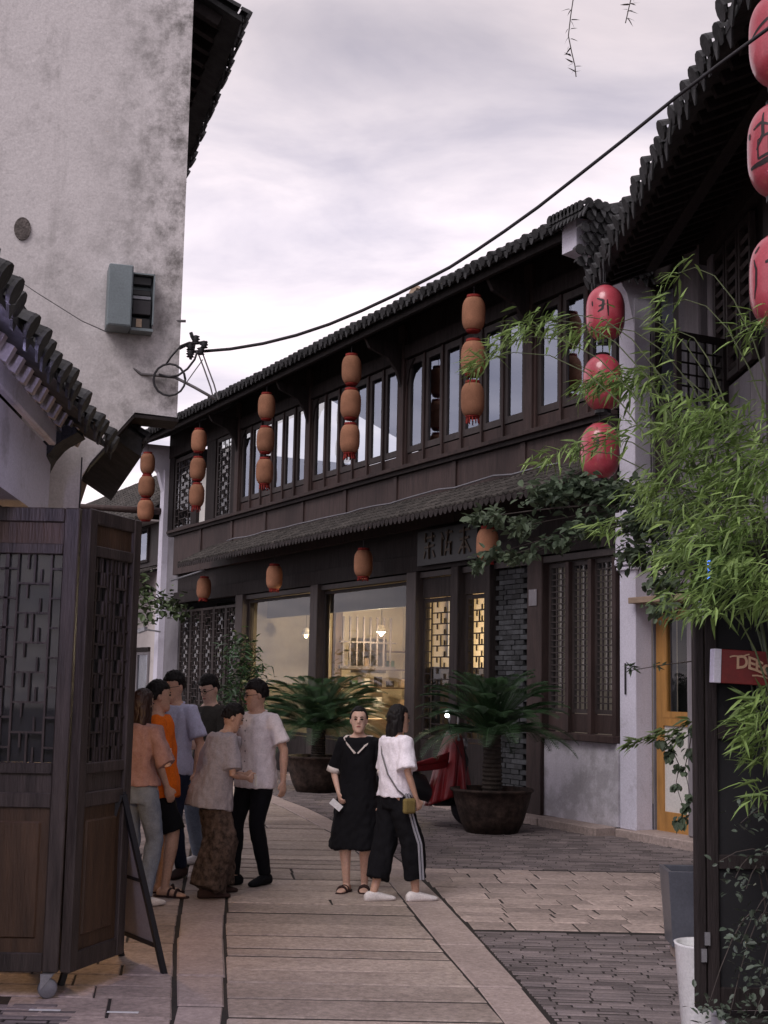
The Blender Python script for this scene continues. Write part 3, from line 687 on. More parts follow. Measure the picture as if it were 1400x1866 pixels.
# gilt characters on the board over the doors
def strokes(lst, w_=.03, d=.012):
    b = MB()
    for (x0, z0, x1, z1) in lst: b.bar((x0, 0, z0), (x1, 0, z1), d, w_, (0, 1, 0)) if abs(x1 - x0) < 1e-6 else b.bar((x0, 0, z0), (x1, 0, z1), d, w_)
    return b
CH = [[(-.14, .14, .14, .16), (0, .2, 0, -.2), (-.12, .02, .12, .04), (-.16, -.18, -.02, .0), (.02, 0, .16, -.18), (-.08, -.1, .1, -.1)],
      [(-.15, .17, -.08, .06), (-.12, .1, -.12, -.18), (-.02, .16, .16, .16), (.06, .2, .02, -.02), (-.03, .02, .15, .0), (.0, -.02, -.05, -.18), (.12, 0, .12, -.18), (-.02, -.1, .14, -.1)],
      [(-.16, .12, .16, .14), (-.1, .2, -.1, .06), (.1, .2, .1, .06), (-.14, -.02, .14, 0), (0, .06, 0, -.2), (-.12, -.08, -.16, -.18), (.1, -.08, .16, -.18)]]
sb = B('name_board', -4.65, -2.95, -.17, -.12, 3.42, 3.93, 'black', MH)
for i, c in enumerate(CH):
    o = strokes(c, .035).build('character', 'gilt', sb, loc=(.52 - i * .5, -.032, .02)); o.scale = (1, 1, .95)
# ------------------------------------------------------------------ gable pilaster and corner shop
GP = thing('gable_pier', 'pale lavender-white plastered pier with curved corbel at the right end of the brown house', 'pier', AX, TH)
B('shaft', 0, .30, 0.003, .237, .09, 6.3, 'pilaster', GP, .006)
MB().prism([(.0, 6.0), (-.10, 6.35), (-.30, 6.62), (-.55, 6.74), (-.83, 6.78), (-.83, 7.14), (.0, 7.22), (2.5, 8.2), (2.5, 6.0)], 0, .0, .29).build('corbel', 'pilaster', GP)
B('necking', -.02, .32, -.035, .26, 3.06, 3.10, 'pilaster', GP, .008); B('necking', -.035, .335, -.05, .26, 3.12, 3.19, 'pilaster', GP, .008)
B('capital', -.03, .33, -.04, .26, 3.2, 3.75, 'pilaster', GP, .006)
B('base_stone', -.03, .34, -.05, .24, -.03, .088, 'kerb', GP, .012)
MB().prism([(-.90, 7.15), (-.90, 7.20), (0, 7.34), (2.6, 8.33), (2.6, 8.2), (.0, 7.23)], 0, -.05, .62).build('coping', 'tile', GP)
vt = eave_tile_mesh(.15, .055, .15)
for k_ in range(6):       # tiles capping the gable in courses, their ends turned to the camera
    for i in range(15):
        yv = -.90 + i * .12 + (k_ % 2) * .06
        zt = 7.20 - k_ * .125 + max(0, yv) * .35
        mobj('cap_tile', vt, 'tile', GP, loc=(.56 - k_ * .045 + random.uniform(-.01, .01), yv, zt + random.uniform(-.01, .01)), rot=(0, 0, PI / 2 + random.uniform(-.08, .08)))
for i in range(9): mobj('cap_tile', vt, 'tile', GP, loc=(-.02 + i * .075, -.91, 7.17), rot=(0, 0, 0))
B('anchor_iron', .11, .13, -.015, -.001, 1.62, 1.98, 'cable', GP)
CS = thing('corner_shop', 'dark corner house with yellow-framed door, grey upper columns and jagged black eave at the right', 'building', AX, TH)
B('side_wall', .31, .33, .24, .4, .1, 6.6, 'grey_wall', CS)
B('lower_wall', .302, .42, .30, .5, .1, 2.62, 'grey_wall', CS)
B('lintel_wall', .302, 1.9, .30, .5, 2.80, 4.0, 'grey_wall', CS)
B('patch', .302, .345, .295, .30, 1.15, 1.75, 'white_wall', CS)
B('canopy_board', .29, 1.75, -.10, .32, 2.66, 2.73, 'wood_pale', CS, .006)
B('window_niche', .36, .62, .27, .296, 2.78, 3.35, 'white_board', CS)
B('step', .30, 1.95, -.12, .5, -.03, .10, 'kerb', CS, .015)
# yellow door
dr = MB(); dr.box(0, .12, -.03, .03, 0, 2.5); dr.box(.95, 1.07, -.03, .03, 0, 2.5); dr.box(.12, .95, -.03, .03, 2.38, 2.5); dr.box(.12, .95, -.03, .03, 0, .22); dr.box(.12, .95, -.03, .03, 1.18, 1.27)
drd = dr.build('door', 'wood_yellow', CS, loc=(.36, .28, .1))
MB().box(.12, .95, -.01, .01, .22, 1.18).build('panel', 'white_board', drd)
MB().box(.19, .95, -.01, .01, 1.34, 2.38).build('pane', 'glass_low', drd)
MB().box(.12, .19, -.035, .025, 1.27, 2.38).box(.19, .95, -.035, .025, 1.27, 1.34).build('sash', 'wood_yellow', drd)
MB().box(.55, .57, .08, .10, 1.3, 2.38).box(.66, .95, .12, .14, 1.3, 2.38).build('curtain', 'wood_grey', drd)
# upper floor of the corner shop, facing the street
B('upper_board', .32, 1.75, .28, .40, 4.0, 4.95, 'wood_frame', CS)
B('upper_ledge', .32, 1.1, .20, .28, 4.93, 5.0, 'wood_frame', CS)
casement(CS, .34, .74, 5.0, 6.45, .30, .06, gm='glass_up', fm='wood_dark')
B('upper_post', .745, .85, .22, .4, 4.0, 6.7, 'wood_frame', CS); B('upper_jamb', .86, 1.04, .2, .42, 3.2, 6.7, 'grey_wall', CS, .004)
B('corner_column', 1.06, 1.34, .10, .42, 0.1, 6.75, 'wood_grey', CS, .02)
B('upper_head', .32, 1.35, .2, .42, 6.46, 6.9, 'wood_dark', CS)
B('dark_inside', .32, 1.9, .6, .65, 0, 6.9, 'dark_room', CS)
# ------------------------------------------------------------------ near right house, wall along the street
NH = thing('right_house', 'dark house at the right edge with a heavy tiled eave and slatted shutters', 'building', (3.62, 14.75, 0), -PI / 2)
# local x: towards the camera, y: inwards (+X)
tiled_roof(NH, -0.35, 11.5, -1.22, 6.38, .40, 3.5, sp=.25, r=.075, drop=.18, rafters=1.5, jig=.014)
B('wall_plate', 0, 11.5, -.12, .12, 6.45, 6.68, 'wood_dark', NH); B('eave_purlin', 0, 11.5, -.72, -.6, 6.38, 6.5, 'wood_dark', NH)
B('upper_wall', 0.3, 11.5, .02, .1, 3.2, 6.45, 'wood_dark', NH)
B('lower_wall', 0.3, 11.5, 0.02, .12, 0, 3.2, 'soot', NH)
for i in range(5):
    x = .35 + i * 2.2
    B('post', x - .11, x + .11, -.08, .02, 0, 6.45, 'wood_grey' if i == 0 else 'wood_frame', NH, .01)
def louvre(x0, x1, z0, z1):
    b = MB(); b.box(0, .06, -.03, .03, 0, z1 - z0); b.box(x1 - x0 - .06, x1 - x0, -.03, .03, 0, z1 - z0); b.box(.06, x1 - x0 - .06, -.03, .03, 0, .07); b.box(.06, x1 - x0 - .06, -.03, .03, z1 - z0 - .07, z1 - z0)
    o = b.build('shutter', 'wood_frame', NH, loc=(x0, -.04, z0))
    sm_ = MB().box(.06, x1 - x0 - .06, -.012, .012, -.02, .02).mesh('slat'); z = .12
    while z < z1 - z0 - .1:
        mobj('slat', sm_, 'wood_frame', o, loc=(0, -.01, z), rot=(.5, 0, 0)); z += .13
louvre(.5, .95, 4.9, 6.4); louvre(1.0, 1.45, 4.9, 6.4); louvre(1.5, 1.95, 4.9, 6.4)
# casement standing open over the street
cw = thing('open_window', 'dark casement swung open on the upper wall of the right-hand house', 'window', (3.50, 13.75, 4.25), math.radians(205)) if False else None
ow = casement(NH, 0, .7, 0, 1.0, 0, .07, gm='glass_low', fm='wood_dark', lat='grid'); ow.location = (.95, -.05, 4.35); ow.rotation_euler = (0, 0, math.radians(-62))
ob = B('awning_bar', 0.55, 2.0, -.55, -.45, 4.25, 4.35, 'wood_dark', NH)
for i in range(5): B('board', .5 + i * .42, .9 + i * .42, -.03, .015, 3.3, 4.85, 'wood_grey' if i % 2 else 'grey_wall', NH)
# ------------------------------------------------------------------ house beyond the teahouse
H2 = thing('far_house', 'far tiled house with pale wall seen in the gap left of the brown building', 'building', AX, TH)
tiled_roof(H2, -34, -17.6, -.45, 5.45, .78, 2.7, sp=.24, r=.07, drop=.09, m='tile_far', ends=True)
B('upper_wall', -34, -17.6, .0, .2, 4.35, 5.5, 'wood_frame', H2)
B('eave_board', -34, -17.6, -.42, .0, 5.36, 5.4, 'white_wall', H2)
for i in range(8):
    x = -18.3 - i * 1.9
    casement(H2, x - 1.0, x, 4.45, 5.3, -.03, .07, gm='glass_up', fm='wood_dark')
tiled_roof(H2, -34, -17.6, -.9, 3.95, .35, .95, sp=.2, r=.05, drop=.08, m='tile_far', back=False)
B('lower_wall', -34, -17.6, 0, .2, 0, 4.3, 'white_wall', H2)
B('beam', -34, -17.3, -1.0, -.9, 3.28, 3.38, 'wood_dark', H2); B('beam', -34, -17.3, -.98, -.9, 3.05, 3.12, 'wood_dark', H2); B('beam', -34, -17.3, -.98, -.9, 2.86, 2.9, 'wood_grey', H2)
B('lintel', -20.6, -17.9, -.06, .0, 2.32, 2.42, 'wood_dark', H2)
casement(H2, -19.9, -18.9, .9, 2.3, -.03, .06, gm='glass_up', fm='wood_grey'); casement(H2, -18.8, -17.9, .9, 2.3, -.03, .06, gm='glass_up', fm='wood_grey')
lt = thing('round_sign', 'small round white disc fixed on the dark beam of the far house', 'sign', mh(-16.6, -1.02, 3.08), TH)
MB().lathe([(.13, 0), (.13, .05)], 16, mtx=Matrix.Rotation(PI / 2, 4, 'X')).build('disc', 'white_board', lt)
sc_ = thing('security_camera', 'small pale security camera on a bracket beside the left end pier', 'camera', mh(-17.0, -.45, 2.75), TH)
MB().bar((-.15, -.1, 0), (.12, .0, .06), .09, .09).build('housing', 'metal', sc_); MB().tube([(.12, 0, .04), (.18, .33, 0)], .02, 6).build('bracket', 'metal', sc_)
pl_ = thing('wooden_pole', 'brown horizontal pole sticking out from the left end of the brown building', 'pole', mh(-17.2, -.1, 5.55))
MB().tube([(0, 0, 0), (-.7, -.25, .0), (-1.9, -.7, .0)], [.085, .08, .06], 8).build('shaft', 'wood_brown', pl_, True)
# far street end: houses closing the view
H3 = thing('end_house', 'whitewashed far house closing the lane behind the crowd', 'building', (-9.5, 39, 0), math.radians(-12))
B('wall', -4, 9, 0, .3, 0, 4.6, 'white_wall', H3); tiled_roof(H3, -4, 9, -.6, 4.4, .6, 3, sp=.28, r=.07, m='tile_far', ends=False)
for x in (-1.5, 1.0, 3.4): casement(H3, x, x + 1.0, 1.0, 2.4, -.05, .07, gm='glass_up', fm='wood_dark')
# vine hanging on the far house
def leafmesh(kind, l, w_, fold=.25):
    b = MB()
    if kind == 'lance':
        b.add([(0, 0, 0), (l * .22, -w_ / 2, fold * w_), (l * .22, w_ / 2, fold * w_), (l * .22, 0, 0), (l * .6, -w_ * .42, -l * .06), (l * .6, w_ * .42, -l * .06), (l * .6, 0, -l * .08), (l, 0, -l * .20)],
              [(0, 1, 3), (0, 3, 2), (1, 4, 6, 3), (3, 6, 5, 2), (4, 7, 6), (6, 7, 5)])
    else:
        b.add([(0, 0, 0), (l * .3, -w_ * .48, .15 * w_), (l * .3, 0, 0), (l * .3, w_ * .48, .15 * w_), (l * .7, -w_ * .42, .1 * w_), (l * .7, 0, -.02 * l), (l * .7, w_ * .42, .1 * w_), (l, 0, -.06 * l)],
              [(0, 1, 2), (0, 2, 3), (1, 4, 5, 2), (2, 5, 6, 3), (4, 7, 5), (5, 7, 6)])
    return b.mesh('leaf')
def scatter_leaves(parent, centers, lm, m, n, dirf, scale=(.7, 1.3), maxobj=300, name='leaf', tilt=0.5):
    """centers: list of (pos, radius xyz); first maxobj leaves are single parts, the rest one joined part"""
    tot = sum(c[2] for c in centers); lst = []
    for pos, rad, wgt in centers:
        k = int(round(n * wgt / tot))
        for _ in range(k):
            v = Vector((random.gauss(0, .45) * rad[0], random.gauss(0, .45) * rad[1], random.gauss(0, .45) * rad[2]))
            lst.append(Vector(pos) + v)
    lst.sort(key=lambda p: p.y); joined = MB(); verts = [v.co.copy() for v in lm.vertices]; faces = [tuple(p.vertices) for p in lm.polygons]
    inv = parent.matrix_basis.inverted()
    for i, p in enumerate(lst):
        d, roll = dirf(p)
        q = Euler((random.gauss(0, tilt) + roll, 0, 0)).to_matrix()
        e_ = d.normalized(); z_ = Vector((0, 0, 1)); y_ = z_.cross(e_); y_ = y_.normalized() if y_.length > .01 else Vector((0, 1, 0)); z2 = e_.cross(y_)
        R = Matrix((e_, y_, z2)).transposed() @ q
        s_ = random.uniform(*scale); mt = Matrix.Translation(p) @ R.to_4x4() @ Matrix.Scale(s_, 4)
        mt = inv @ mt
        if i < maxobj:
            o = mobj(name, lm, m, parent); o.matrix_basis = mt
        else: joined.add(verts, faces, mt)
    if joined.v:
        o = joined.build(name, m, parent); o['kind'] = 'stuff'
vine = thing('vine', 'leafy vine trailing over the far pale wall behind the pier', 'vine', mh(-17.5, -.6, 3.6))
scatter_leaves(vine, [(at(x, y, 29 + random.random()), (.3, .2, .3), 1) for x, y in ((262, 1062), (275, 1078), (262, 1100), (300, 1098), (320, 1104), (335, 1112), (290, 1105), (268, 1125))],
               leafmesh('round', .16, .10), 'leafgreen_far', 260, lambda p: (Vector((random.uniform(-1, 1), random.uniform(-1, .3), random.uniform(-1, .4))), 0))
MB().tube([at(250, 1050, 29.3) - vine.location, at(275, 1085, 29.3) - vine.location, at(340, 1112, 29.2) - vine.location], .02, 5).build('stem', 'twig', vine)
# ------------------------------------------------------------------ white gable house on the left
LO = Vector((-1.5, 9.5, 0)); LT = math.radians(106)
LH = thing('white_gable_house', 'tall whitewashed gable wall with mould stains and a stepped lower corner, top left', 'building', LO, LT)
LHm = Matrix.Translation(LO) @ Matrix.Rotation(LT, 4, 'Z')
def lh(x, y, z): return LHm @ Vector((x, y, z))
poly = [(0, 3.56), (0, 9.3), (3, 10.4), (6, 9.3), (6, 0), (.68, 0), (.66, 2.9), (.645, 3.10), (.59, 3.20), (.30, 3.575)]
MB().prism(poly, 0, 0, .28).build('gable_wall', 'gable', LH)
ed = MB()
for a_, b_ in (((-.01, 3.545), (.31, 3.555)), ((.30, 3.56), (.60, 3.18))):
    ed.bar((.13, a_[0], a_[1]), (.13, b_[0], b_[1]), .33, .045, (1, 0, 0)) if False else ed.prism([(a_[0], a_[1] - .018), (b_[0], b_[1] - .018), (b_[0], b_[1] + .004), (a_[0], a_[1] + .004)], 0, -.012, .30)
ed.build('drip_board', 'wood_dark', LH)
tiled_roof(LH, .285, 4.6, -.36, 6.85, .5, 3.2, sp=.17, r=.05, drop=.13, rafters=1.2, thick=.05)
MB().prism([(.36, 3.95), (.36, 7.2), (5, 7.2), (5, 3.95)], 0, .285, 4.5).build('upper_storey', 'white_wall', LH)
tiled_roof(LH, .285, 2.9, .27, 3.48, .62, .8, sp=.15, r=.045, drop=.085, back=False, thick=.14)
MB().prism([(.78, 0), (.78, 3.6), (.36, 3.62), (.36, 3.94), (5, 3.94), (5, 0)], 0, .285, 2.9).build('lower_storey', 'wood_dark', LH)
ec = MB(); ec.prism([(.25, 3.50), (.42, 3.50), (.5, 3.2), (.78, 2.4), (.78, 3.9), (.3, 3.8)], 0, 2.95, 3.15); ec.build('end_corbel', 'white_wall', LH)
# round air hole in the gable
MB().lathe([(.072, -.006), (.072, .012), (.045, .014)], 18, (0, 0, 0), Matrix.Translation((-.004, 1.14, 4.83)) @ Matrix.Diagonal((1, .8, 1.15, 1)) @ Matrix.Rotation(-PI / 2, 4, 'Y')).build('wall_patch', 'patch', LH)
# electric box
EB = thing('meter_box', 'grey metal electric box with an open breaker compartment on the white gable wall', 'electric box', lh(0, .38, 4.14), LT)
eb = MB(); eb.box(-.20, -.002, -.01, .16, 0, .45); bevel(eb.build('housing', 'greybox', EB), .008)
MB().box(-.205, -.201, 0.0, .15, .015, .435).build('door', 'greybox', EB)
bk = MB(); bk.box(-.03, -.002, -.17, -.012, .02, .42); bk.box(-.13, -.03, -.17, -.16, .05, .42); bk.box(-.13, -.03, -.17, -.012, .41, .42); bk.box(-.13, -.002, -.17, -.012, .0, .019)
bk.build('back_plate', 'greybox', EB)
for z0, z1, d, mm_ in ((.345, .405, .09, 'black'), (.27, .31, .08, 'black'), (.235, .262, .10, 'steel_dull'), (.12, .225, .12, 'cable'), (.02, .10, .1, 'black')):
    B('breaker', -d, -.031, -.15, -.02, z0, z1, mm_, EB, .004)
B('tag', -.11, -.101, -.09, -.05, .03, .09, 'wood_pale', EB)
# wiring on the gable
wr = thing('service_cable', 'grey conduit cable drooping from the electric box toward the wall corner', 'cable', lh(-.02, .3, 4.1))
def wpts(l, Y): return [at(x, y, Y) - wr.location for x, y in l]
MB().tube(wpts([(232, 612), (228, 640), (238, 668), (258, 682), (285, 684), (320, 688), (355, 706), (392, 727)], 9.42), .011, 6).build('conduit', 'cable_grey', wr, True)
MB().tube(wpts([(0, 488), (70, 535), (150, 585), (195, 605)], 9.1), .004, 5).build('wire', 'cable_grey', wr, True)
cl_ = thing('cable_coil', 'black cable loops hanging at the corner of the white gable', 'cable', lh(-.05, .1, 3.95))
def cp_(l, Y): return [at(x, y, Y) - cl_.location for x, y in l]
import itertools
circ = [(309 + 29 * math.cos(t / 16 * 2 * PI), 692 + 29 * math.sin(t / 16 * 2 * PI)) for t in range(17)]
MB().tube(cp_(circ, 9.38), .0085, 6).build('loop', 'cable', cl_, True)
MB().tube(cp_([(303, 664), (312, 650), (330, 630), (345, 624), (360, 625)], 9.38), .008, 6).build('loop', 'cable', cl_, True)
MB().tube(cp_([(290, 682), (308, 687), (325, 684), (342, 672), (355, 655), (360, 640)], 9.4), .008, 6).build('loop', 'cable', cl_, True)
ins = thing('insulator_bracket', 'rusty bracket with insulators sticking out from the corner of the white gable', 'bracket', at(348, 636, 9.55))
def ip(l, Y=9.55): return [at(x, y, Y) - ins.location for x, y in l]
MB().tube(ip([(325, 636), (345, 626), (378, 624)]), .012, 6).tube(ip([(349, 612), (355, 624), (352, 640), (347, 655)]), .012, 6).build('arm', 'cable', ins)
for x, y in ((347, 632), (347, 645), (372, 628), (366, 640), (357, 618)):
    MB().lathe([(.01, -.028), (.03, -.022), (.018, -.01), (.033, 0), (.018, .01), (.03, .02), (.01, .028)], 10, tuple(ip([(x, y)])[0])).build('insulator', 'cable', ins, True)
MB().tube(ip([(350, 612), (348, 606)]), .014, 6).build('cap', 'cable', ins)
MB().tube(ip([(368, 640), (378, 668), (390, 700), (398, 728)]), .006, 5).tube(ip([(362, 646), (372, 672), (384, 706), (388, 722)]), .006, 5).tube(ip([(370, 655), (352, 680), (338, 700)]), .004, 5).build('wire', 'cable_grey', ins)
sp_ = thing('spigot', 'small metal stub poking out of the white gable edge', 'pipe', at(330, 585, 9.5)); MB().tube([(-.05, 0, 0), (.035, 0, 0)], .01, 6).build('stub', 'cable_grey', sp_)
cbl = thing('overhead_cable', 'thick black cable sagging across the sky from the gable bracket to the right eave', 'cable', at(360, 640, 9.65))
cpx = [(352, 641), (372, 640), (420, 636), (480, 626), (540, 611), (600, 591), (660, 566), (720, 538), (780, 508), (820, 487), (870, 455), (920, 421), (980, 378), (1040, 331), (1130, 260), (1230, 179), (1310, 118), (1400, 52), (1470, -5)]
MB().tube([at(x, y, 9.65 - (x - 352) / 1118 * 2.6) - cbl.location for x, y in cpx], .0115, 6).build('strand', 'cable', cbl, True)
# ------------------------------------------------------------------ porch house, near left
PT = math.radians(94.5); PO = Vector((-1.56, 4.0, 0))
PH = thing('shop_house', 'low whitewashed shop at the left with a chunky black tiled eave above its folding doors', 'building', PO, PT)
tiled_roof(PH, 0, 5.0, 0.0, 3.31, .5, 2.6, sp=.235, r=.056, drop=.09, rafters=.22, rm='white_wall', jig=.012, thick=.04)
bevel(B('fascia', 0.2, 4.45, .15, .20, 3.12, 3.25, 'pilaster', PH), .01)

B('wall', 0.2, 4.42, .205, .36, 2.67, 3.115, 'pilaster', PH)
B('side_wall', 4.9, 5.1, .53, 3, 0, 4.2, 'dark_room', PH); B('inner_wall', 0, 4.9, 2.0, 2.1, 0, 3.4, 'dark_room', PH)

cpb = thing('coping', 'curved run of black coping tiles stepping down beside the shop eave', 'roof tiles', at(100, 850, 8.35))
ck = [(133, 796), (115, 806), (98, 822), (84, 842), (74, 866), (68, 890)]
for i, (x, y) in enumerate(ck):
    p = at(x, y, 8.35) - cpb.location
    q = (at(*ck[min(i + 1, 5)], 8.35) - at(*ck[max(i - 1, 0)], 8.35)); a = math.atan2(q.z, -q.x)
    o = MB().box(-.05, .05, -.12, .12, -.022, .022).lathe([(.03, -.13), (.034, .13)], 10, (0, 0, 0), Matrix.Translation((0, 0, .02)) @ Matrix.Rotation(PI / 2, 4, 'X')).build('tile', 'tile', cpb, loc=p)
    o.rotation_euler = (0, a, 0)
# violet tube lamp under the eave
tl = thing('tube_lamp', 'violet-white tube lamp under the shop eave at the far left', 'lamp', (-1.60, 5.15, 2.95), PT)
MB().tube([(-.6, .12, 0), (.6, .12, 0)], .018, 8).build('tube', 'lamp_violet', tl, True)
l = bpy.data.lights.new('tube_light', 'AREA'); l.shape = 'RECTANGLE'; l.size = 1.2; l.size_y = .05; l.energy = 20; l.color = (.66, .60, 1.0)
lo = bpy.data.objects.new('tube_light', l); COL.objects.link(lo); lo.parent = tl; lo.location = (0.3, .10, -.03); lo.rotation_euler = (math.radians(-20), math.radians(-25), 0)
B('tube_bracket', -.62, .62, .13, .17, .01, .05, 'white_board', tl)
# folding doors
def shop_door(loc, rz, width, label, tiltx=0.0):
    t = thing('folding_door', label, 'door', loc, rz, 'folding doors of the left shop'); h = 2.5
    B('stile', 0, .085, -.03, .03, 0, h, 'door_wood', t, .006); B('stile', width - .085, width, -.03, .03, 0, h, 'door_wood', t, .006)
    for z0, z1 in ((0, .10), (.86, .94), (1.04, 1.10), (2.24, 2.30), (2.42, 2.5)):
        B('rail', .086, width - .086, -.026, .026, z0, z1, 'door_wood', t, .005)
    B('panel', .086, width - .086, -.008, .008, .10, .86, 'wood_warm', t); B('raised_panel', .13, width - .13, -.018, .018, .17, .79, 'wood_warm', t, .012)
    B('panel', .086, width - .086, -.008, .008, .94, 1.04, 'door_wood', t); B('panel', .086, width - .086, -.008, .008, 2.30, 2.42, 'wood_warm', t)
    MB().box(.08, width - .08, .012, .016, 1.1, 2.24).build('pane', 'glass_low', t)
    lattice_mb(width - .172, 1.14, 'step', .011, .018, 3 if width > .8 else 2).build('lattice', 'door_wood', t, loc=(.086, -.004, 1.1))
    MB().box(.086, width - .086, .03, .034, 1.1, 2.24).build('backing', 'curtain', t)
    return t
d1 = shop_door((-2.78, 7.45, .13), 0, 1.09, 'wide brown folding door leaf facing the camera at the left edge, with clouded lattice glass')
d2 = shop_door((-1.655, 7.42, .13), math.radians(72), .60, 'narrow dark folding door leaf turned away beside the signboard')
for i in range(5): pass
wc = thing('swivel_caster', 'grey swivel caster under the left folding doors', 'caster', (-1.74, 7.42, 0))
MB().lathe([(.045, -.014), (.052, -.01), (.052, .01), (.045, .014)], 16, (0, 0, 0), Matrix.Translation((0, 0, .052)) @ Matrix.Rotation(PI / 2, 4, 'X') @ Matrix.Rotation(.4, 4, 'Y')).build('wheel', 'steel_dull', wc, True)
MB().prism([(-.03, .05), (.035, .13), (-.035, .13)], 1, -.03, -.022).prism([(-.03, .05), (.035, .13), (-.035, .13)], 1, .022, .03).build('fork', 'metal', wc)
# A board
ab = thing('a_board', 'grey folding A-board sign with black frame standing by the brown door', 'signboard', (-1.45, 8.2, 0))
def abp(x, y, z): return Vector((x, y, z)) - Vector((-1.45, 8.2, 0))
for (ba, bb, ta, tb, nm) in (((-1.22, 8.07), (-1.56, 8.56), (-1.47, 7.90), (-1.80, 8.39), 0), ((-1.74, 7.73), (-2.05, 8.2), (-1.49, 7.88), (-1.82, 8.37), 1)):
    A_ = abp(*ba, 0.0); B_ = abp(*bb, 0.0); C_ = abp(*ta, 1.03); D_ = abp(*tb, 1.03)
    MB().bar(A_, C_, .035, .03).bar(B_, D_, .035, .03).bar(C_, D_, .035, .03).bar(A_.lerp(C_, .16), B_.lerp(D_, .16), .03, .025).bar(A_.lerp(C_, .52), B_.lerp(D_, .52), .02, .02).build('frame', 'black', ab)
    a0, b0, c0, d0 = A_.lerp(C_, .16), B_.lerp(D_, .16), C_, D_; n_ = (b0 - a0).cross(c0 - a0).normalized() * .006
    MB().add([a0 - n_, b0 - n_, d0 - n_, c0 - n_, a0 + n_, b0 + n_, d0 + n_, c0 + n_], [(0, 1, 2, 3), (7, 6, 5, 4), (0, 4, 5, 1), (1, 5, 6, 2), (2, 6, 7, 3), (3, 7, 4, 0)]).build('panel', 'board_grey', ab)
wl = thing('door_lamp', 'warm bulb lamp hanging in the shop entrance behind the folding doors', 'lamp', (-2.02, 8.85, 1.30))
MB().lathe([(.01, -.05), (.04, -.02), (.035, .02), (.015, .06)], 12).build('bulb', 'lamp_warm', wl, True); MB().tube([(0, 0, .06), (0, 0, 1.85)], .005, 5).build('cord', 'cable', wl)
l = bpy.data.lights.new('warm_light', 'POINT'); l.energy = 13; l.color = (1, .60, .28); l.shadow_soft_size = .05
lo = bpy.data.objects.new('warm_light', l); COL.objects.link(lo); lo.parent = wl; lo.location = (0.03, 0, -.09)
for x, y, nm in ((224, 1845, 'slip'), (82, 1841, 'slip')):
    pp = ongr(x, y, .004); o = MB().box(-.08, .08, -.012, .012, 0, .003).build('paper_strip', 'whitepot'); o.location = pp
    tag(o, 'thin white strip lying on the paving under the folding doors, ' + ('right one' if x > 200 else 'left one'), 'litter', 'paper strips on the ground')
# ------------------------------------------------------------------ lanterns
def ribbed(r, h, n=15):
    prof = [(r * .45, -h / 2 - .0)]
    for i in range(n * 2 + 1):
        t = i / (n * 2); a = (t - .5) * 2
        rr = r * (1 - abs(a) ** 3.6 * .34) * (1 if i % 2 else .955)
        prof.append((rr, -h / 2 + t * h))
    prof.append((r * .45, h / 2)); return prof
lan_body = {}
def lantern(pos, r, h, label, group, cord=.1, tassel=.0, capm='lantern_red'):
    t = thing('ribbed_lantern', label, 'lantern', pos, random.uniform(0, 6), group)
    k = (round(r, 3), round(h, 3))
    if k not in lan_body:
        lan_body[k] = (MB().lathe(ribbed(r, h), 24).mesh('lantern_body'), MB().lathe([(r * .5, 0), (r * .62, .02), (r * .6, .05)], 18).mesh('collar'))
    bm, cm = lan_body[k]
    mobj('lantern_body', bm, 'lantern', t, True)
    mobj('collar', cm, capm, t, False, (0, 0, h / 2 - .01)); mobj('collar', cm, capm, t, False, (0, 0, -h / 2 - .035))
    MB().tube([(0, 0, h / 2), (0, 0, h / 2 + cord)], .005, 5).build('cord', 'cable', t)
    if tassel:
        tb = MB()
        for i in range(12):
            a = i / 12 * 2 * PI; tb.tube([(math.cos(a) * r * .5, math.sin(a) * r * .5, -h / 2 - .02), (math.cos(a) * r * .55 + random.uniform(-.02, .02), math.sin(a) * r * .55, -h / 2 - .02 - tassel * random.uniform(.6, 1))], .012, 4)
        tb.build('tassel', 'lantern_red', t)
    t.rotation_euler = (random.uniform(-.03, .03), random.uniform(-.03, .03), t.rotation_euler.z)
    return t
strings = [(-2.15, [6.58, 5.98, 5.42], 'nearest string of three, in front of the bamboo tip'), (-5.84, [6.56, 6.01, 5.46], 'second string of three from the right'),
           (-9.32, [6.58, 5.97, 5.40], 'third string from the right, near the left windows'), (-12.9, [6.50, 5.92, 5.38], 'leftmost string of three under the brown eave')]
pos_w = ['top', 'middle', 'bottom']
for x, zs, w_ in strings:
    for i, z in enumerate(zs):
        lantern(mh(x, -.75, z), .158 if i != 1 else .165, .43, 'orange ribbed lantern, %s of the %s' % (pos_w[i], w_), 'orange lanterns under the upper eave', .17 if i == 0 else .10, .1 if i == 2 else 0)
    
for x, w_ in ((-2.15, 'right of the name board beside the leafy branch'), (-5.78, 'above the bright lit shop window'), (-9.32, 'above the dim left shop window'), (-12.98, 'over the left lattice doors by the far pier')):
    lantern(mh(x, -.5, 3.52), .148, .40, 'single orange lantern under the lower roof, %s' % w_, 'orange lanterns under the lower roof', .2, .05)
for z, w_ in ((6.5, 'top'), (5.98, 'middle'), (5.44, 'bottom')):
    lantern(at(268, 1240, 30) * 0 + Vector((-5.36, 30.0, z)), .19 if z < 6.2 else .17, .44, 'distant lantern, %s of the string against the sky by the far pier' % w_, 'lanterns by the far pier', .2)
ar = thing('lantern_arm', 'thin iron arm from which the farthest lantern string hangs', 'bracket', mh(-17.4, -.7, 7.0)); MB().tube([(0, 0, 0), Vector((-5.36, 30, 6.98)) - mh(-17.4, -.7, 7.0)], .012, 5).build('rod', 'cable', ar)
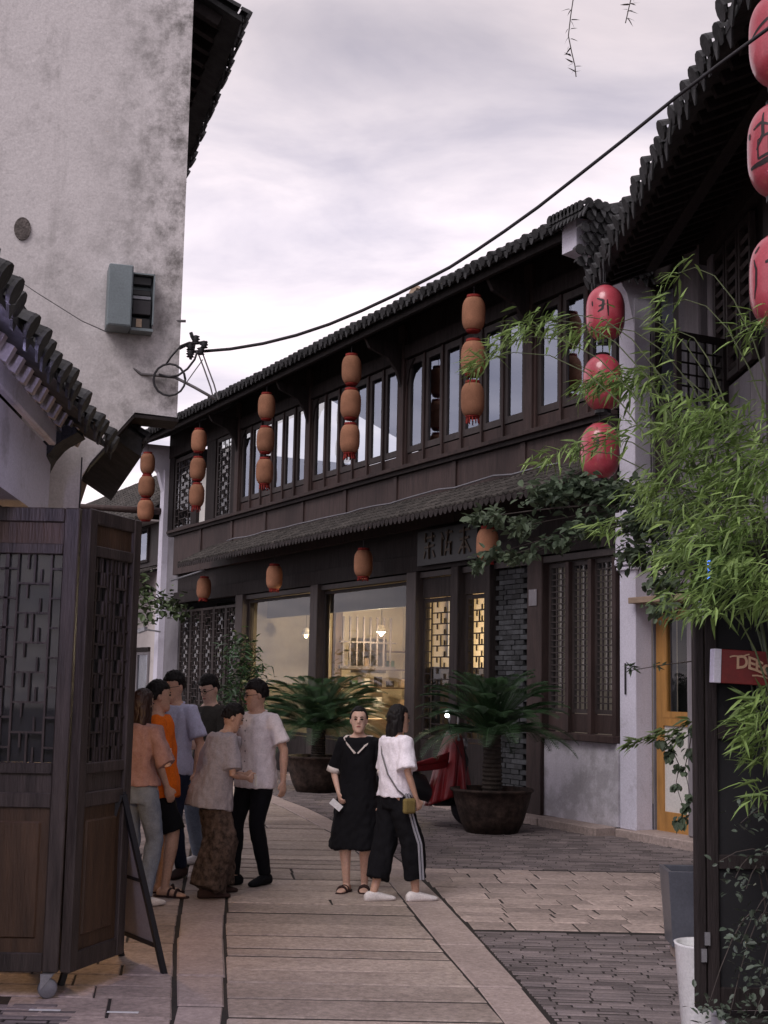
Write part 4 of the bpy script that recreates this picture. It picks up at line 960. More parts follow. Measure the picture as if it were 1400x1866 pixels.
# glossy red plastic lanterns with ink brushwork
def red_lantern(pos, label, marks, r=.195, h=.62, group='red plastic lanterns'):
    t = thing('red_lantern', label, 'lantern', pos, 0, group)
    prof = []
    for i in range(25):
        u = i / 24; a = (u - .5) * 2; rr = r * (1 - abs(a) ** 3.0) ** .5 if abs(a) < 1 else 0
        prof.append((max(rr, r * .3), a * h / 2))
    MB().lathe(prof, 36).build('lantern_body', 'redplastic', t, True)
    MB().lathe([(r * .34, h / 2 - .012), (r * .4, h / 2 + .01), (r * .3, h / 2 + .02)], 16).build('cap', 'black', t); MB().lathe([(r * .3, -h / 2 - .03), (r * .42, -h / 2 - .025), (r * .42, -h / 2 + .012)], 16).build('cap', 'black', t)
    MB().tube([(0, 0, h / 2), (0, 0, h / 2 + .16)], .006, 5).build('cord', 'cable', t)
    face = math.atan2(-pos[1], -pos[0])
    for (pts, wd) in marks:
        b = MB(); L = []
        n = 10
        for i in range(len(pts) - 1):
            for k in range(n):
                f = k / n; L.append((pts[i][0] * (1 - f) + pts[i + 1][0] * f, pts[i][1] * (1 - f) + pts[i + 1][1] * f))
        L.append(pts[-1]); m_ = len(L)
        for j, (ax_, z) in enumerate(L):
            wv = wd * (.35 + .65 * math.sin(PI * min(1, (j + 1.5) / (m_ + 1)))) / 2
            j0, j1 = max(0, j - 1), min(m_ - 1, j + 1); tx, tz = L[j1][0] - L[j0][0], (L[j1][1] - L[j0][1]) / r; q = math.hypot(tx, tz) or 1; nx_, nz_ = -tz / q, tx / q
            for sgn in (-1, 1):
                aa = ax_ + nx_ * sgn * wv / r; zz = z + nz_ * sgn * wv; u = min(.97, abs(zz / (h / 2))); rr = r * (1 - u ** 3) ** .5 + .0022
                b.v.append((rr * math.cos(face + aa), rr * math.sin(face + aa), zz))
        for j in range(m_ - 1): b.f.append((2 * j, 2 * j + 1, 2 * j + 3, 2 * j + 2))
        b.build('brush_mark', 'ink', t)
    return t
MK1 = [([(-.9, .10), (-.6, .13), (-.2, .10)], .02), ([(-.55, .2), (-.5, .05), (-.75, -.04)], .022), ([(-.2, .16), (-.25, .02)], .02), ([(-.7, .02), (-.3, .05), (-.3, -.08), (-.7, -.1), (-.7, .02)], .018), ([(-1.15, .09), (-1.1, .05)], .03), ([(-1.15, -.14), (-.6, -.13), (0, -.10), (.4, -.11)], .034)]
MK2 = [([(-1.0, .16), (-.85, .2)], .022), ([(-1.0, .12), (-.85, .05), (-.87, -.05), (-1.0, -.13)], .02), ([(-.3, .2), (-.2, 0), (-.4, -.12)], .03), ([(-.5, .08), (.2, .11)], .026)]
MK3 = [([(-.75, .1), (-.7, .04)], .02), ([(-.45, .12), (-.1, .09), (-.15, -.0), (-.4, -.03)], .03), ([(-.35, .03), (0, .05)], .02), ([(.1, .1), (.15, -.08)], .02)]
MK0 = [([(-1.1, -.02), (-.4, .07), (.3, .1)], .02)]
red_lantern((2.46, 8.1, 5.80), 'glossy red plastic lantern at the top right corner, crossed by the cable', MK0)
red_lantern((2.44, 8.1, 5.07), 'glossy red lantern with a black inked character and bar at the right edge, second down', MK1)
red_lantern((2.44, 8.1, 4.22), 'glossy red lantern with a thin inked arc, lowest of the near string', MK2)
red_lantern((2.36, 14.2, 5.72), 'red lantern with brush marks, top of the three hanging before the white pier', MK3, r=.21)
red_lantern((2.33, 14.2, 4.95), 'faded red lantern half veiled by bamboo, middle of the three before the pier', [], r=.21)
red_lantern((2.30, 14.2, 4.20), 'red lantern just above the leafy shrub, lowest of the three before the pier', MK3[1:3], r=.21)
for px_, Y_, z in ((2.44, 8.1, 6.3), (2.34, 14.2, 6.3)):
    t = thing('hook', 'small iron hook under the right eave holding the %s red lanterns' % ('near' if Y_ < 10 else 'far'), 'hook', (px_, Y_, z)); MB().tube([(0, 0, .18), (0, 0, -.6 if Y_ > 10 else -.22)], .008, 5).build('rod', 'cable', t)
# small roof lamp
fl = thing('roof_lamp', 'small pale lamp standing up from the eave of the brown house', 'lamp', mh(-4.1, -.55, 7.22), TH)
MB().bar((0, 0, 0), (-.04, 0, .12), .05, .05).bar((-.1, -.03, .12), (.03, .0, .26), .12, .1).build('lamp_head', 'wood_pale', fl)
# ------------------------------------------------------------------ right foreground: gate leaf, sign, planters
gd = thing('gate_leaf', 'tall black panelled door leaf standing open at the right edge', 'door', (1.43, 6.2, 0.275), math.radians(3)); gd.scale = (.8, .8, .8)
for x0, x1 in ((0, .055), (.062, .13), (.86, .97)): B('stile', x0, x1, -.035, .035, 0.02, 2.62, 'wood_dark', gd, .006)
for z0, z1 in ((.02, .14), (.78, .86), (1.5, 1.58), (2.5, 2.62)): B('rail', .131, .859, -.03, .03, z0, z1, 'wood_dark', gd, .005)
for z0, z1 in ((.14, .78), (.86, 1.5), (1.58, 2.5)): B('panel', .131, .859, -.01, .01, z0, z1, 'soot', gd)
for i, z in enumerate((.28, .37)): B('hinge', .02 + i * .02, .05 + i * .02, -.05, -.036, z, z + .07, 'metal', gd)
B('latch', .02, .05, -.055, -.036, 2.18, 2.28, 'whitepot', gd, .004)
bl = thing('blue_light', 'tiny blue indicator light near the top of the black door leaf', 'light', at(1292, 1045, 6.05)); MB().box(-.006, .006, -.005, .005, -.07, .07).build('strip', 'lamp_blue', bl)
sg = thing('red_sign', 'dark red box sign with wavy cream lettering fixed to the black door leaf', 'sign', (1.49, 6.10, 1.73), math.radians(-3))
sg.rotation_euler = (0, 0.04, math.radians(3)); sg.scale = (.8, .8, .8)
B('sign_face', .045, .75, -.03, .04, 0, .19, 'signred', sg, .003); B('end_strip', 0, .044, -.034, .044, 0, .19, 'signwhite', sg, .003)
# wavy cream letters: outlined block shapes on an arch, thin swash above and a ribbon below
def ribbon(pts, wd, y=-.034):
    b = MB(); m_ = len(pts)
    for j, (x, z) in enumerate(pts):
        x0, z0 = pts[max(0, j - 1)]; x1, z1 = pts[min(m_ - 1, j + 1)]; q = math.hypot(x1 - x0, z1 - z0) or 1; nx_, nz_ = -(z1 - z0) / q, (x1 - x0) / q
        b.v += [(x + nx_ * wd / 2, y, z + nz_ * wd / 2), (x - nx_ * wd / 2, y, z - nz_ * wd / 2)]
    for j in range(m_ - 1): b.f.append((2 * j, 2 * j + 1, 2 * j + 3, 2 * j + 2))
    return b
tx = bpy.data.curves.new('lettering', 'FONT'); tx.body = 'DEECBE'; tx.size = .085; tx.extrude = .002; tx.offset = .0022; tx.space_character = .9
tmp = bpy.data.objects.new('tmp', tx); tme = evalmesh(tmp)
for v in tme.vertices:
    x, z = v.co.x, v.co.y; v.co = (x * 1.12, -.0335 + v.co.z * .5 - .001, z * (1 + .2 * math.cos(x * 9)) - .10 * x + .012 * math.sin(x * 26))
tme.name = 'lettering'; mobj('lettering', tme, 'signtext', sg, loc=(.125, 0, .085))
ribbon([(.09 + i * .014, .148 + .004 * math.sin(i) + i * .0022) for i in range(9)], .008).build('swash', 'signtext', sg)
ribbon([(.22 + i * .03, .052 - i * .0018 + .004 * math.sin(i * 1.4)) for i in range(17)], .009).build('swash', 'signtext', sg)
def rect_planter(pos, rz, wt, wb, h, label):
    t = thing('square_planter', label, 'planter', pos, rz)
    b = MB(); a, c = wt / 2, wb / 2; ti = a - .025
    b.add([(-c, -c, 0), (c, -c, 0), (c, c, 0), (-c, c, 0), (-a, -a, h), (a, -a, h), (a, a, h), (-a, a, h), (-ti, -ti, h), (ti, -ti, h), (ti, ti, h), (-ti, ti, h), (-ti, -ti, h - .08), (ti, -ti, h - .08), (ti, ti, h - .08), (-ti, ti, h - .08)],
          [(0, 3, 2, 1), (0, 1, 5, 4), (1, 2, 6, 5), (2, 3, 7, 6), (3, 0, 4, 7), (4, 5, 9, 8), (5, 6, 10, 9), (6, 7, 11, 10), (7, 4, 8, 11), (8, 9, 13, 12), (9, 10, 14, 13), (10, 11, 15, 14), (11, 8, 12, 15)])
    o = b.build('tub', 'planter', t); bevel(o, .004)
    MB().box(-ti + .002, ti - .002, -ti + .002, ti - .002, h - .12, h - .05).build('soil', 'earth', t)
    MB().box(-c * .8, c * .8, -c * .8, c * .8, -.08, -.001).build('foot', 'kerb', t)
    return t
rp_ = rect_planter((2.02, 8.86, .085), math.radians(-2), .35, .29, .47, 'grey tapered square planter standing on a block beside the black door')
wp = thing('round_planter', 'tall white round pot at the lower right corner', 'planter', (1.575, 6.62, -.0))
MB().lathe([(.10, .0), (.11, .02), (.145, .49), (.15, .50), (.13, .50), (.125, .43), (.0, .43)], 28).build('tub', 'whitepot', wp, True)
MB().lathe([(.124, .432), (.01, .442)], 20).build('soil', 'earth', wp)
wp2 = thing('trough', 'low pale concrete trough under the bamboo at the bottom right', 'planter', (1.82, 6.25, 0))
MB().box(-.28, .45, -.13, .13, 0, .24).build('tub', 'planter_face', wp2); MB().box(-.26, .43, -.11, .11, .241, .25).build('soil', 'earth', wp2)
# ------------------------------------------------------------------ big clay tubs with cycads
def cycad(pos, label, potr, poth, trunk, nf, fl_, seed, spread=1.0, up_=.9):
    random.seed(seed)
    t = thing('clay_tub', 'large dark clay tub ' + ('in front of the brick pier' if seed == 3 else 'behind the two women'), 'planter', pos)
    R = potr
    MB().lathe([(R * .66, 0), (R * .80, poth * .25), (R * .95, poth * .7), (R, poth * .92), (R * 1.07, poth * .95), (R * 1.07, poth), (R * .93, poth), (R * .9, poth * .85), (.01, poth * .85)], 40).build('tub', 'clay', t, True)
    MB().lathe([(R * .89, poth * .852), (.01, poth * .88)], 24).build('soil', 'earth', t)
    c = thing('cycad', label, 'cycad', (pos[0], pos[1], poth * .86))
    tr_ = MB(); n = 14; prof = []
    for i in range(n * 2 + 1):
        u = i / (n * 2); prof.append((.13 * (1 - .2 * u) * (1 if i % 2 else .86), u * trunk))
    tr_.lathe(prof, 18).build('trunk', 'trunk', c, False)
    # frond mesh variants
    fr = []
    for v in range(4):
        b = MB(); L = fl_ * random.uniform(.85, 1.1); el = math.radians((82, 64, 44, 20)[v]) * up_; pts = []; p = Vector((0, 0, 0)); ns = 16
        for i in range(ns + 1):
            pts.append(p.copy()); e2 = el - (i / ns) ** 1.3 * math.radians(75); p = p + Vector((math.cos(e2), 0, math.sin(e2))) * L / ns
        b.tube(pts, [.011 * (1 - .8 * i / ns) for i in range(ns + 1)], 4)
        for i in range(38):
            f = .12 + .88 * i / 38; k = f * ns; k0 = min(int(k), ns - 1); q = pts[k0].lerp(pts[k0 + 1], k - k0); tg = (pts[k0 + 1] - pts[k0]).normalized()
            ll = .20 * math.sin(PI * (.12 + .86 * f)) ** .7 * (L / .95)
            for sgn in (-1, 1):
                d = (Vector((0, sgn, 0)) * .85 + tg * .55 + Vector((0, 0, .28))).normalized(); wv = tg * .0052; e3 = q + d * ll + Vector((0, 0, -.03))
                o_ = len(b.v); b.v += [tuple(q - wv), tuple(q + wv), tuple(q + d * ll * .6 + wv * .8), tuple(e3), tuple(q + d * ll * .6 - wv * .8)]; b.f.append((o_, o_ + 1, o_ + 2, o_ + 3, o_ + 4))
        fr.append(b.mesh('frond'))
    for i in range(nf):
        v = min(3, int(i / nf * 4)); a = i * 2.39996
        o = mobj('frond', fr[v], 'cycad', c, loc=(.06 * math.cos(a), .06 * math.sin(a), trunk - .02), rot=(random.uniform(-.1, .1), random.uniform(-.12, .12), a + random.uniform(-.1, .1)))
        o.scale = (spread, spread, random.uniform(.9, 1.05))
    return c
cycad((1.33, 16.02, 0), 'cycad palm with arching fronds in front of the brick pier', .46, .50, .70, 60, 1.04, 3, up_=1.03)
cycad((-.95, 21.3, 0), 'cycad palm before the lit window, behind the talking women', .50, .55, .50, 84, 1.20, 5, up_=.88)
random.seed(21)
# leafy potted shrub further left in front of the dim window
tb_ = thing('clay_tub', 'dark clay tub behind the man in the white shirt', 'planter', mh(-9.3, -1.1, 0))
MB().lathe([(.28, 0), (.36, .25), (.42, .48), (.44, .5), (.38, .5), (.36, .42), (.01, .42)], 32).build('tub', 'clay', tb_, True)
sh = thing('potted_shrub', 'dark conical leafy shrub in front of the dim left shop window', 'shrub', mh(-9.3, -1.1, .42))
MB().tube([(0, 0, 0), (.03, 0, .8), (0, .02, 1.9)], [.04, .03, .008], 6).build('stem', 'twig', sh)
cs = []
for i in range(26):
    z = .6 + i / 26 * 1.9; r_ = .62 * (1 - (i / 26)) ** .8 + .08; a = random.uniform(0, 6.28); p = mh(-9.3, -1.1, z) + Vector((math.cos(a) * r_ * .6, math.sin(a) * r_ * .6, 0)); cs.append((p, (.3, .3, .22), r_))
    MB().tube([(0, 0, z - .5), p - sh.location], .006, 4).build('branch', 'twig', sh)
scatter_leaves(sh, cs, leafmesh('lance', .17, .035), 'cycad', 1500, lambda p: (Vector((random.gauss(0, 1), random.gauss(0, 1), random.uniform(-.6, .5))), 0), maxobj=200)
# ------------------------------------------------------------------ covered scooter
random.seed(31)
SC = thing('scooter', 'dark parked scooter with a red rain cape over its handlebars, beside the clay tub', 'scooter', (.56, 16.5, 0), math.radians(6))
# local x = forward
for nm, wx in (('wheel', .56), ('wheel', -.50)):
    wh = MB().lathe([(.13, -.045), (.20, -.05), (.235, -.03), (.245, 0), (.235, .03), (.20, .05), (.13, .045)], 26, (0, 0, 0), Matrix.Rotation(PI / 2, 4, 'X')).build('wheel', 'cable', SC, True, loc=(wx, 0, .245))
    MB().lathe([(.125, -.04), (.135, 0), (.125, .04), (.03, .045)], 16, (0, 0, 0), Matrix.Rotation(PI / 2, 4, 'X')).build('rim', 'steel_dull', wh)
def hull(rings): return MB().loft(rings)
def sec(x, z, w_, h_, n=10): return [(x + 0, w_ * math.cos(2 * PI * k / n), z + h_ * math.sin(2 * PI * k / n)) for k in range(n)]
hull([sec(-.72, .60, .04, .04), sec(-.6, .58, .13, .14), sec(-.3, .55, .17, .2), sec(0, .45, .16, .16), sec(.12, .30, .15, .06), sec(.3, .29, .15, .05), sec(.38, .45, .12, .2)]).build('body', 'black', SC, True)
hull([sec(-.72, .78, .08, .03), sec(-.55, .78, .14, .055), sec(-.2, .76, .15, .06), sec(.02, .73, .10, .03)]).build('seat', 'soot', SC, True)
MB().prism([(.28, .32), (.36, .9), (.44, .95), (.50, .8), (.42, .35)], 1, -.18, .18).build('leg_shield', 'black', SC)
MB().tube([(.5, .05, .3), (.40, .05, .95), (.36, 0, 1.02)], .025, 8).tube([(.36, -.30, 1.05), (.38, 0, 1.0), (.36, .30, 1.05)], .018, 8).build('handlebar', 'steel_dull', SC)
MB().lathe([(.01, -.03), (.07, -.02), (.075, .03), (.05, .05)], 14, (0, 0, 0), Matrix.Translation((.46, 0, .98)) @ Matrix.Rotation(PI / 2, 4, 'Y')).build('headlight', 'metal', SC, True)
for s_ in (-1, 1):
    mi = MB(); mi.tube([(.36, s_ * .25, 1.05), (.34, s_ * .32, 1.22)], .008, 6); mi.lathe([(.01, -.008), (.055, -.006), (.055, .006), (.01, .008)], 14, (0, 0, 0), Matrix.Translation((.34, s_ * .33, 1.27)) @ Matrix.Rotation(PI / 2, 4, 'Y')); mi.build('mirror', 'metal', SC)
# cape: draped sheet, folds hang from the handlebars, one corner pulled forward
def cloth_sheet(fn, nu, nv, th=.004):
    b = MB()
    for j in range(nv + 1):
        for i in range(nu + 1): b.v.append(tuple(fn(i / nu, j / nv)))
    for j in range(nv):
        for i in range(nu): b.f.append((j * (nu + 1) + i, j * (nu + 1) + i + 1, (j + 1) * (nu + 1) + i + 1, (j + 1) * (nu + 1) + i))
    return b
def cape(u, v):
    a = u * 2 * PI; f = 1 + .16 * v * math.sin(a * 7 + 1.5 * v) + .07 * v * math.sin(a * 13 + 2)
    rx = (.07 + .17 * v ** .7) * f; ry = (.24 + .10 * v) * f
    zb = .10 * math.sin(a + 2.0) * v
    return Vector((.34 - .06 * v + rx * math.cos(a), ry * math.sin(a), 1.13 - .80 * v ** 1.1 - .05 * abs(math.sin(a)) * (1 - v) + zb))
o = cloth_sheet(cape, 90, 26).build('rain_cape', 'redcape', SC, True); s_ = o.modifiers.new('s', 'SOLIDIFY'); s_.thickness = .004
def cape3(u, v): return Vector((.24 - u * .75, -.30 + .12 * (v - .5) - .02 * math.sin(u * 9), .90 - u * .14 - .17 * v * (1 - .45 * u) - .05 * math.sin(u * 3.1) + .012 * math.sin(v * 11 + u * 6)))
o = cloth_sheet(cape3, 24, 12).build('cape_tail', 'redcape', SC, True); s_ = o.modifiers.new('s', 'SOLIDIFY'); s_.thickness = .004
def cape4(u, v): return Vector((-.16 - u * .36, -.325 + .11 * (v - .5), .835 - u * .07 - .15 * v * (1 - .5 * u) + .012 * math.sin(v * 11 + u * 3)))
o = cloth_sheet(cape4, 12, 8).build('cape_tail', 'cape_highlight', SC, True); s_ = o.modifiers.new('s', 'SOLIDIFY'); s_.thickness = .004  # pale strip over the red tail: the cover's highlight painted as lighter cloth
wlz = thing('scooter_glint', 'small glowing white ball among the cycad fronds, added as the scooter front glint', 'lamp', at(815, 1304, 15.7))  # glowing ball and stalk added for the bright spot at the scooter's front
MB().lathe([(.004, -.022), (.02, -.016), (.024, 0), (.02, .016), (.004, .022)], 12).build('bulb', 'glow_white', wlz, True)
MB().tube([(0, 0, 0), (.05, .1, -.2), (.2, .3, -.5)], .005, 5).build('stalk', 'cable', wlz)
# ------------------------------------------------------------------ foreground foliage
def plant_tubes(parent, paths, r, m):
    b = MB()
    for p in paths:
        pts = [q - parent.location for q in p]; n = len(pts); b.tube(pts, [r * (1 - .7 * i / (n - 1)) for i in range(n)], 5)
        b.build('stem', m, parent); b = MB()
random.seed(11)
KB = .77
bm_ = thing('bamboo', 'bright green bamboo arching from the bottom right across the red lanterns', 'bamboo', (1.95, 5.7, .25))
BC = [  # px, py, depth, rx, rz, weight
 (1330, 770, 8.2, .22, .14, 60), (1270, 760, 8.4, .2, .12, 36), (1380, 850, 8.0, .16, .2, 90), (1320, 880, 8.2, .22, .18, 90), (1260, 830, 8.6, .2, .12, 46), (1370, 950, 7.8, .2, .2, 120), (1300, 980, 7.9, .18, .16, 100),
 (1340, 1040, 7.6, .22, .10, 90), (1290, 1085, 7.6, .14, .07, 40), (1390, 1090, 7.5, .10, .07, 40), (1230, 760, 9.0, .2, .10, 40), (1180, 700, 9.4, .2, .07, 40), (1130, 690, 9.6, .16, .06, 36), (1085, 700, 9.7, .12, .05, 26),
 (1000, 590, 9.9, .16, .05, 36), (950, 600, 10, .13, .05, 30), (905, 630, 10.1, .10, .05, 20), (870, 660, 10.1, .06, .05, 12), (1050, 610, 9.9, .12, .05, 22), (1110, 595, 9.7, .10, .05, 14), (1120, 790, 9.4, .16, .06, 22), (1060, 815, 9.6, .12, .04, 14), (1000, 835, 9.8, .08, .04, 10),
 (1210, 560, 9.0, .08, .12, 14), (1230, 500, 9.0, .06, .08, 8), (1215, 620, 9.0, .08, .1, 14), (1385, 600, 8.2, .08, .08, 14), (1360, 590, 8.2, .08, .04, 8), (1190, 880, 9, .16, .08, 34), (1110, 960, 9.2, .10, .05, 12), (1275, 1115, 7.5, .07, .03, 12), (1230, 1010, 8.0, .10, .08, 24),
 (1225, 920, 8.8, .18, .1, 44)]
def bdir(p):
    # leaves point left-down, away from the clump
    a = random.gauss(0, .7)
    return Vector((-.8 + .8 * a, random.gauss(-.1, .6), random.gauss(-.4, .5))), 0
lm_b = leafmesh('lance', .106, .0140)
stems = []
BC = [(a_, b_, c_ * KB, d_ * KB, e_ * KB, f_) for a_, b_, c_, d_, e_, f_ in BC]
base = Vector((1.95, 5.72, .25))
def arch(px, py, Y, b0=None, k=10, lift=.0):
    e_ = at(px, py, Y); b_ = (b0 or base) + Vector((random.uniform(-.15, .2), random.uniform(-.15, .3), 0)); topc = Vector(((b_.x * .7 + e_.x * .3), (b_.y + e_.y) / 2, max(e_.z + .25, b_.z + 1)))
    return [b_ * (1 - t) ** 2 + topc * 2 * t * (1 - t) + e_ * t * t for t in [i / k for i in range(k + 1)]]
for c in BC: stems.append(arch(c[0], c[1], c[2]))
plant_tubes(bm_, stems, .007, 'stem')
cent = [(at(c[0], c[1], c[2]), (c[3] * 1.3, .34, c[4] * 1.35), min(c[5], 90) * (.55 if c[1] < 640 else 1) + 3) for c in BC]
scatter_leaves(bm_, cent, lm_b, 'bamboo', 3900, bdir, scale=(.45, 1.3))
bd = thing('bamboo', 'sparse darker bamboo shoots low in front of the black door leaf', 'bamboo', (1.95, 5.6, .25))
BD = [(a_, b_, c_ * .78, d_, e_, f_) for a_, b_, c_, d_, e_, f_ in [(1385, 1290, 7.3, .10, .10, 40), (1390, 1370, 7.3, .08, .08, 26), (1370, 1330, 7.2, .06, .05, 14), (1385, 1440, 7.2, .06, .06, 10)]]
plant_tubes(bd, [arch(c[0], c[1], c[2], Vector((1.95, 5.6, .25))) for c in BD], .006, 'stem')
scatter_leaves(bd, [(at(c[0], c[1], c[2]), (c[3], .15, c[4]), c[5]) for c in BD], lm_b, 'bamboo_dark', 190, bdir, scale=(.7, 1.3))
rs = thing('broadleaf_shrub', 'dull green broad-leaved shrub whose long branches reach left over the white pier', 'shrub', (2.75, 9.6, 0))
RC = [(1000, 900, 10.4, .16, .09, 60), (950, 960, 10.5, .12, .07, 40), (900, 1010, 10.6, .10, .045, 26), (875, 1030, 10.6, .06, .04, 12), (870, 945, 10.6, .07, .04, 20), (905, 940, 10.6, .08, .05, 22), (950, 1015, 10.5, .12, .04, 24), (1060, 890, 10.2, .18, .1, 90), (1130, 900, 10, .16, .1, 110), (1070, 960, 10.1, .16, .07, 50), (1180, 950, 9.8, .16, .13, 140),
      (1160, 1010, 9.8, .12, .06, 60), (1230, 1010, 9.5, .14, .12, 90), (1210, 1060, 9.5, .10, .07, 40), (1010, 990, 10.3, .12, .05, 30), (1260, 930, 9.3, .16, .14, 80), (1215, 1110, 9.3, .08, .06, 16)]
root = Vector((2.75, 9.6, .1)); hub = Vector((2.55, 9.5, 3.0))
plant_tubes(rs, [[root, Vector((2.72, 9.6, 1.5)), hub]], .03, 'twig')
pth = []
for c in RC:
    e_ = at(c[0], c[1], c[2]); mid = (hub + e_) / 2 + Vector((0, 0, .12)); pth.append([hub * (1 - t) ** 2 + mid * 2 * t * (1 - t) + e_ * t * t for t in [i / 8 for i in range(9)]])
plant_tubes(rs, pth, .009, 'twig')
scatter_leaves(rs, [(at(c[0], c[1], c[2]), (c[3] * 1.15, .3, c[4] * 1.15), c[5]) for c in RC], leafmesh('round', .075, .042), 'roundleaf', 3000,
               lambda p: (Vector((random.gauss(-.5, .7), random.gauss(-.2, .6), random.gauss(-.3, .5))), 0), scale=(.6, 1.3))
vn = thing('trailing_vine', 'round-leaved vine dangling in front of the white door panel', 'vine', (2.05, 8.6, 2.0))
vl = [(1240, 1340), (1225, 1365), (1238, 1395), (1232, 1430), (1245, 1470), (1240, 1500)]; vl2 = [(1262, 1330), (1255, 1370), (1248, 1400), (1258, 1450), (1250, 1490)]; vl3 = [(1262, 1315), (1215, 1335), (1165, 1350), (1150, 1358)]
vl4 = [(1262, 1205), (1200, 1213), (1150, 1222), (1140, 1215)]
plant_tubes(vn, [[at(x, y, 8.3) for x, y in l_] for l_ in (vl, vl2, vl3, vl4)], .004, 'twig')
scatter_leaves(vn, [(at(x, y, 8.3), (.03, .05, .03), 1) for x, y in vl + vl2 + [(1205, 1350), (1222, 1375)]], leafmesh('round', .05, .04), 'roundleaf', 120, lambda p: (Vector((random.gauss(-.4, .7), random.gauss(-.5, .5), -1)), 0))
scatter_leaves(vn, [(at(x, y, 8.3), (.05, .05, .025), 1) for x, y in vl3 + [(1240, 1330), (1190, 1342), (1230, 1345)]], leafmesh('lance', .08, .016), 'bamboo_dark', 110, lambda p: (Vector((-1, random.gauss(-.2, .5), random.gauss(-.2, .3))), 0))
scatter_leaves(vn, [(at(1152, 1216, 8.3), (.03, .03, .02), 1), (at(1200, 1212, 8.3), (.05, .03, .02), .3)], leafmesh('lance', .05, .02), 'roundleaf', 22, lambda p: (Vector((random.gauss(0, 1), -.3, random.gauss(0, .6))), 0))
ds = thing('dark_shrub', 'thin dark shrub with small grey leaves at the bottom right corner', 'shrub', (1.75, 6.0, .25))
DC = [(a_, b_, c_ * .80, d_, e_, f_) for a_, b_, c_, d_, e_, f_ in [(1380, 1480, 6.9, .06, .06, 12), (1350, 1500, 6.9, .04, .05, 8), (1385, 1560, 6.9, .06, .08, 14), (1360, 1620, 6.8, .06, .05, 12), (1340, 1600, 6.8, .04, .05, 8), (1385, 1680, 6.8, .08, .08, 40), (1350, 1720, 6.8, .08, .06, 30), (1290, 1835, 6.7, .06, .05, 20), (1330, 1850, 6.7, .07, .05, 26), (1385, 1780, 6.7, .10, .1, 40), (1375, 1850, 6.6, .08, .05, 30), (1310, 1570, 6.9, .03, .03, 4)]]
plant_tubes(ds, [arch(c[0], c[1], c[2], Vector((1.8, 5.75, .25))) for c in DC], .005, 'twig')
scatter_leaves(ds, [(at(c[0], c[1], c[2]), (c[3] * 1.2, .15, c[4] * 1.2), c[5]) for c in DC], leafmesh('round', .034, .018), 'darkleaf', 330, lambda p: (Vector((random.gauss(-.3, .8), random.gauss(-.3, .6), random.gauss(0, .6))), 0), scale=(.6, 1.3))
# willow twigs hanging into the top of the frame
for nm, ln, lb in (('l', [(1052, -60), (1046, -10), (1040, 30), (1036, 65), (1042, 95), (1048, 120), (1050, 140)], 'longer willow twig dangling into the sky at the top'), ('s', [(1158, -60), (1152, -10), (1146, 15), (1140, 42)], 'shorter willow twig dangling into the sky at the top')):
    tw = thing('willow_twig', lb, 'twig', at(ln[0][0], ln[0][1], 5.2), 0, 'willow twigs at the top')
    MB().tube([at(x, y, 5.2) - tw.location for x, y in ln], .0022, 5).build('stem', 'twig', tw)
    cc = []
    for (xa, ya), (xb, yb) in zip(ln, ln[1:]):
        for f in (.2, .7): cc.append((at(xa + (xb - xa) * f, ya + (yb - ya) * f, 5.2), (.006, .006, .01), 1))
    scatter_leaves(tw, cc, leafmesh('lance', .034, .006), 'twig', len(cc) * 2 + 4, lambda p: (Vector((random.choice([-1, 1]) * random.uniform(.3, 1), random.gauss(0, .3), random.uniform(-1, .5))), 0))
# ------------------------------------------------------------------ people
M['skin'] = mat('skin', (0.56, 0.34, 0.245), 0.55, 0.10, 8, 0.1, 60, sss=0.12)
M['skin_lt'] = mat('skin_lt', (0.66, 0.43, 0.33), 0.55, 0.10, 8, 0.1, 60, sss=0.12)
M['hair'] = mat('hair', (0.010, 0.008, 0.008), 0.6, 0.5, 30, 0.5, 80, (1, 1, .15), spec=.2)
M['hair_brown'] = mat('hair_brown', (0.030, 0.015, 0.013), 0.45, 0.5, 30, 0.5, 80, (1, 1, .15))
def cloth(n, c, c2=None, sc_=14, var=.08): M[n] = mat(n, c, .88, var, sc_, .25, 120, col2=c2, spec=.15)
cloth('c_pink', (.30, .17, .155), (.40, .25, .23), 20); cloth('c_jeans', (.15, .18, .24), (.24, .28, .35), 10); cloth('c_orange', (.75, .155, .015)); cloth('c_black', (.008, .008, .010)); cloth('c_blue', (.52, .53, .70)); cloth('c_navy', (.022, .028, .055))
cloth('c_olive', (.055, .052, .045)); cloth('c_grey', (.30, .27, .29), (.38, .34, .36), 30); cloth('c_pattern', (.018, .014, .012), (.15, .105, .085), 22); cloth('c_white', (.80, .73, .74)); cloth('c_offwhite', (.74, .67, .62)); cloth('c_white2', (.84, .79, .85))
cloth('c_stripe', (.36, .36, .40)); cloth('c_shoe', (.78, .74, .72)); cloth('c_brownshoe', (.05, .03, .027)); cloth('c_bag', (.20, .15, .055)); cloth('lips', (.30, .09, .08)); cloth('c_tan', (.30, .17, .10))
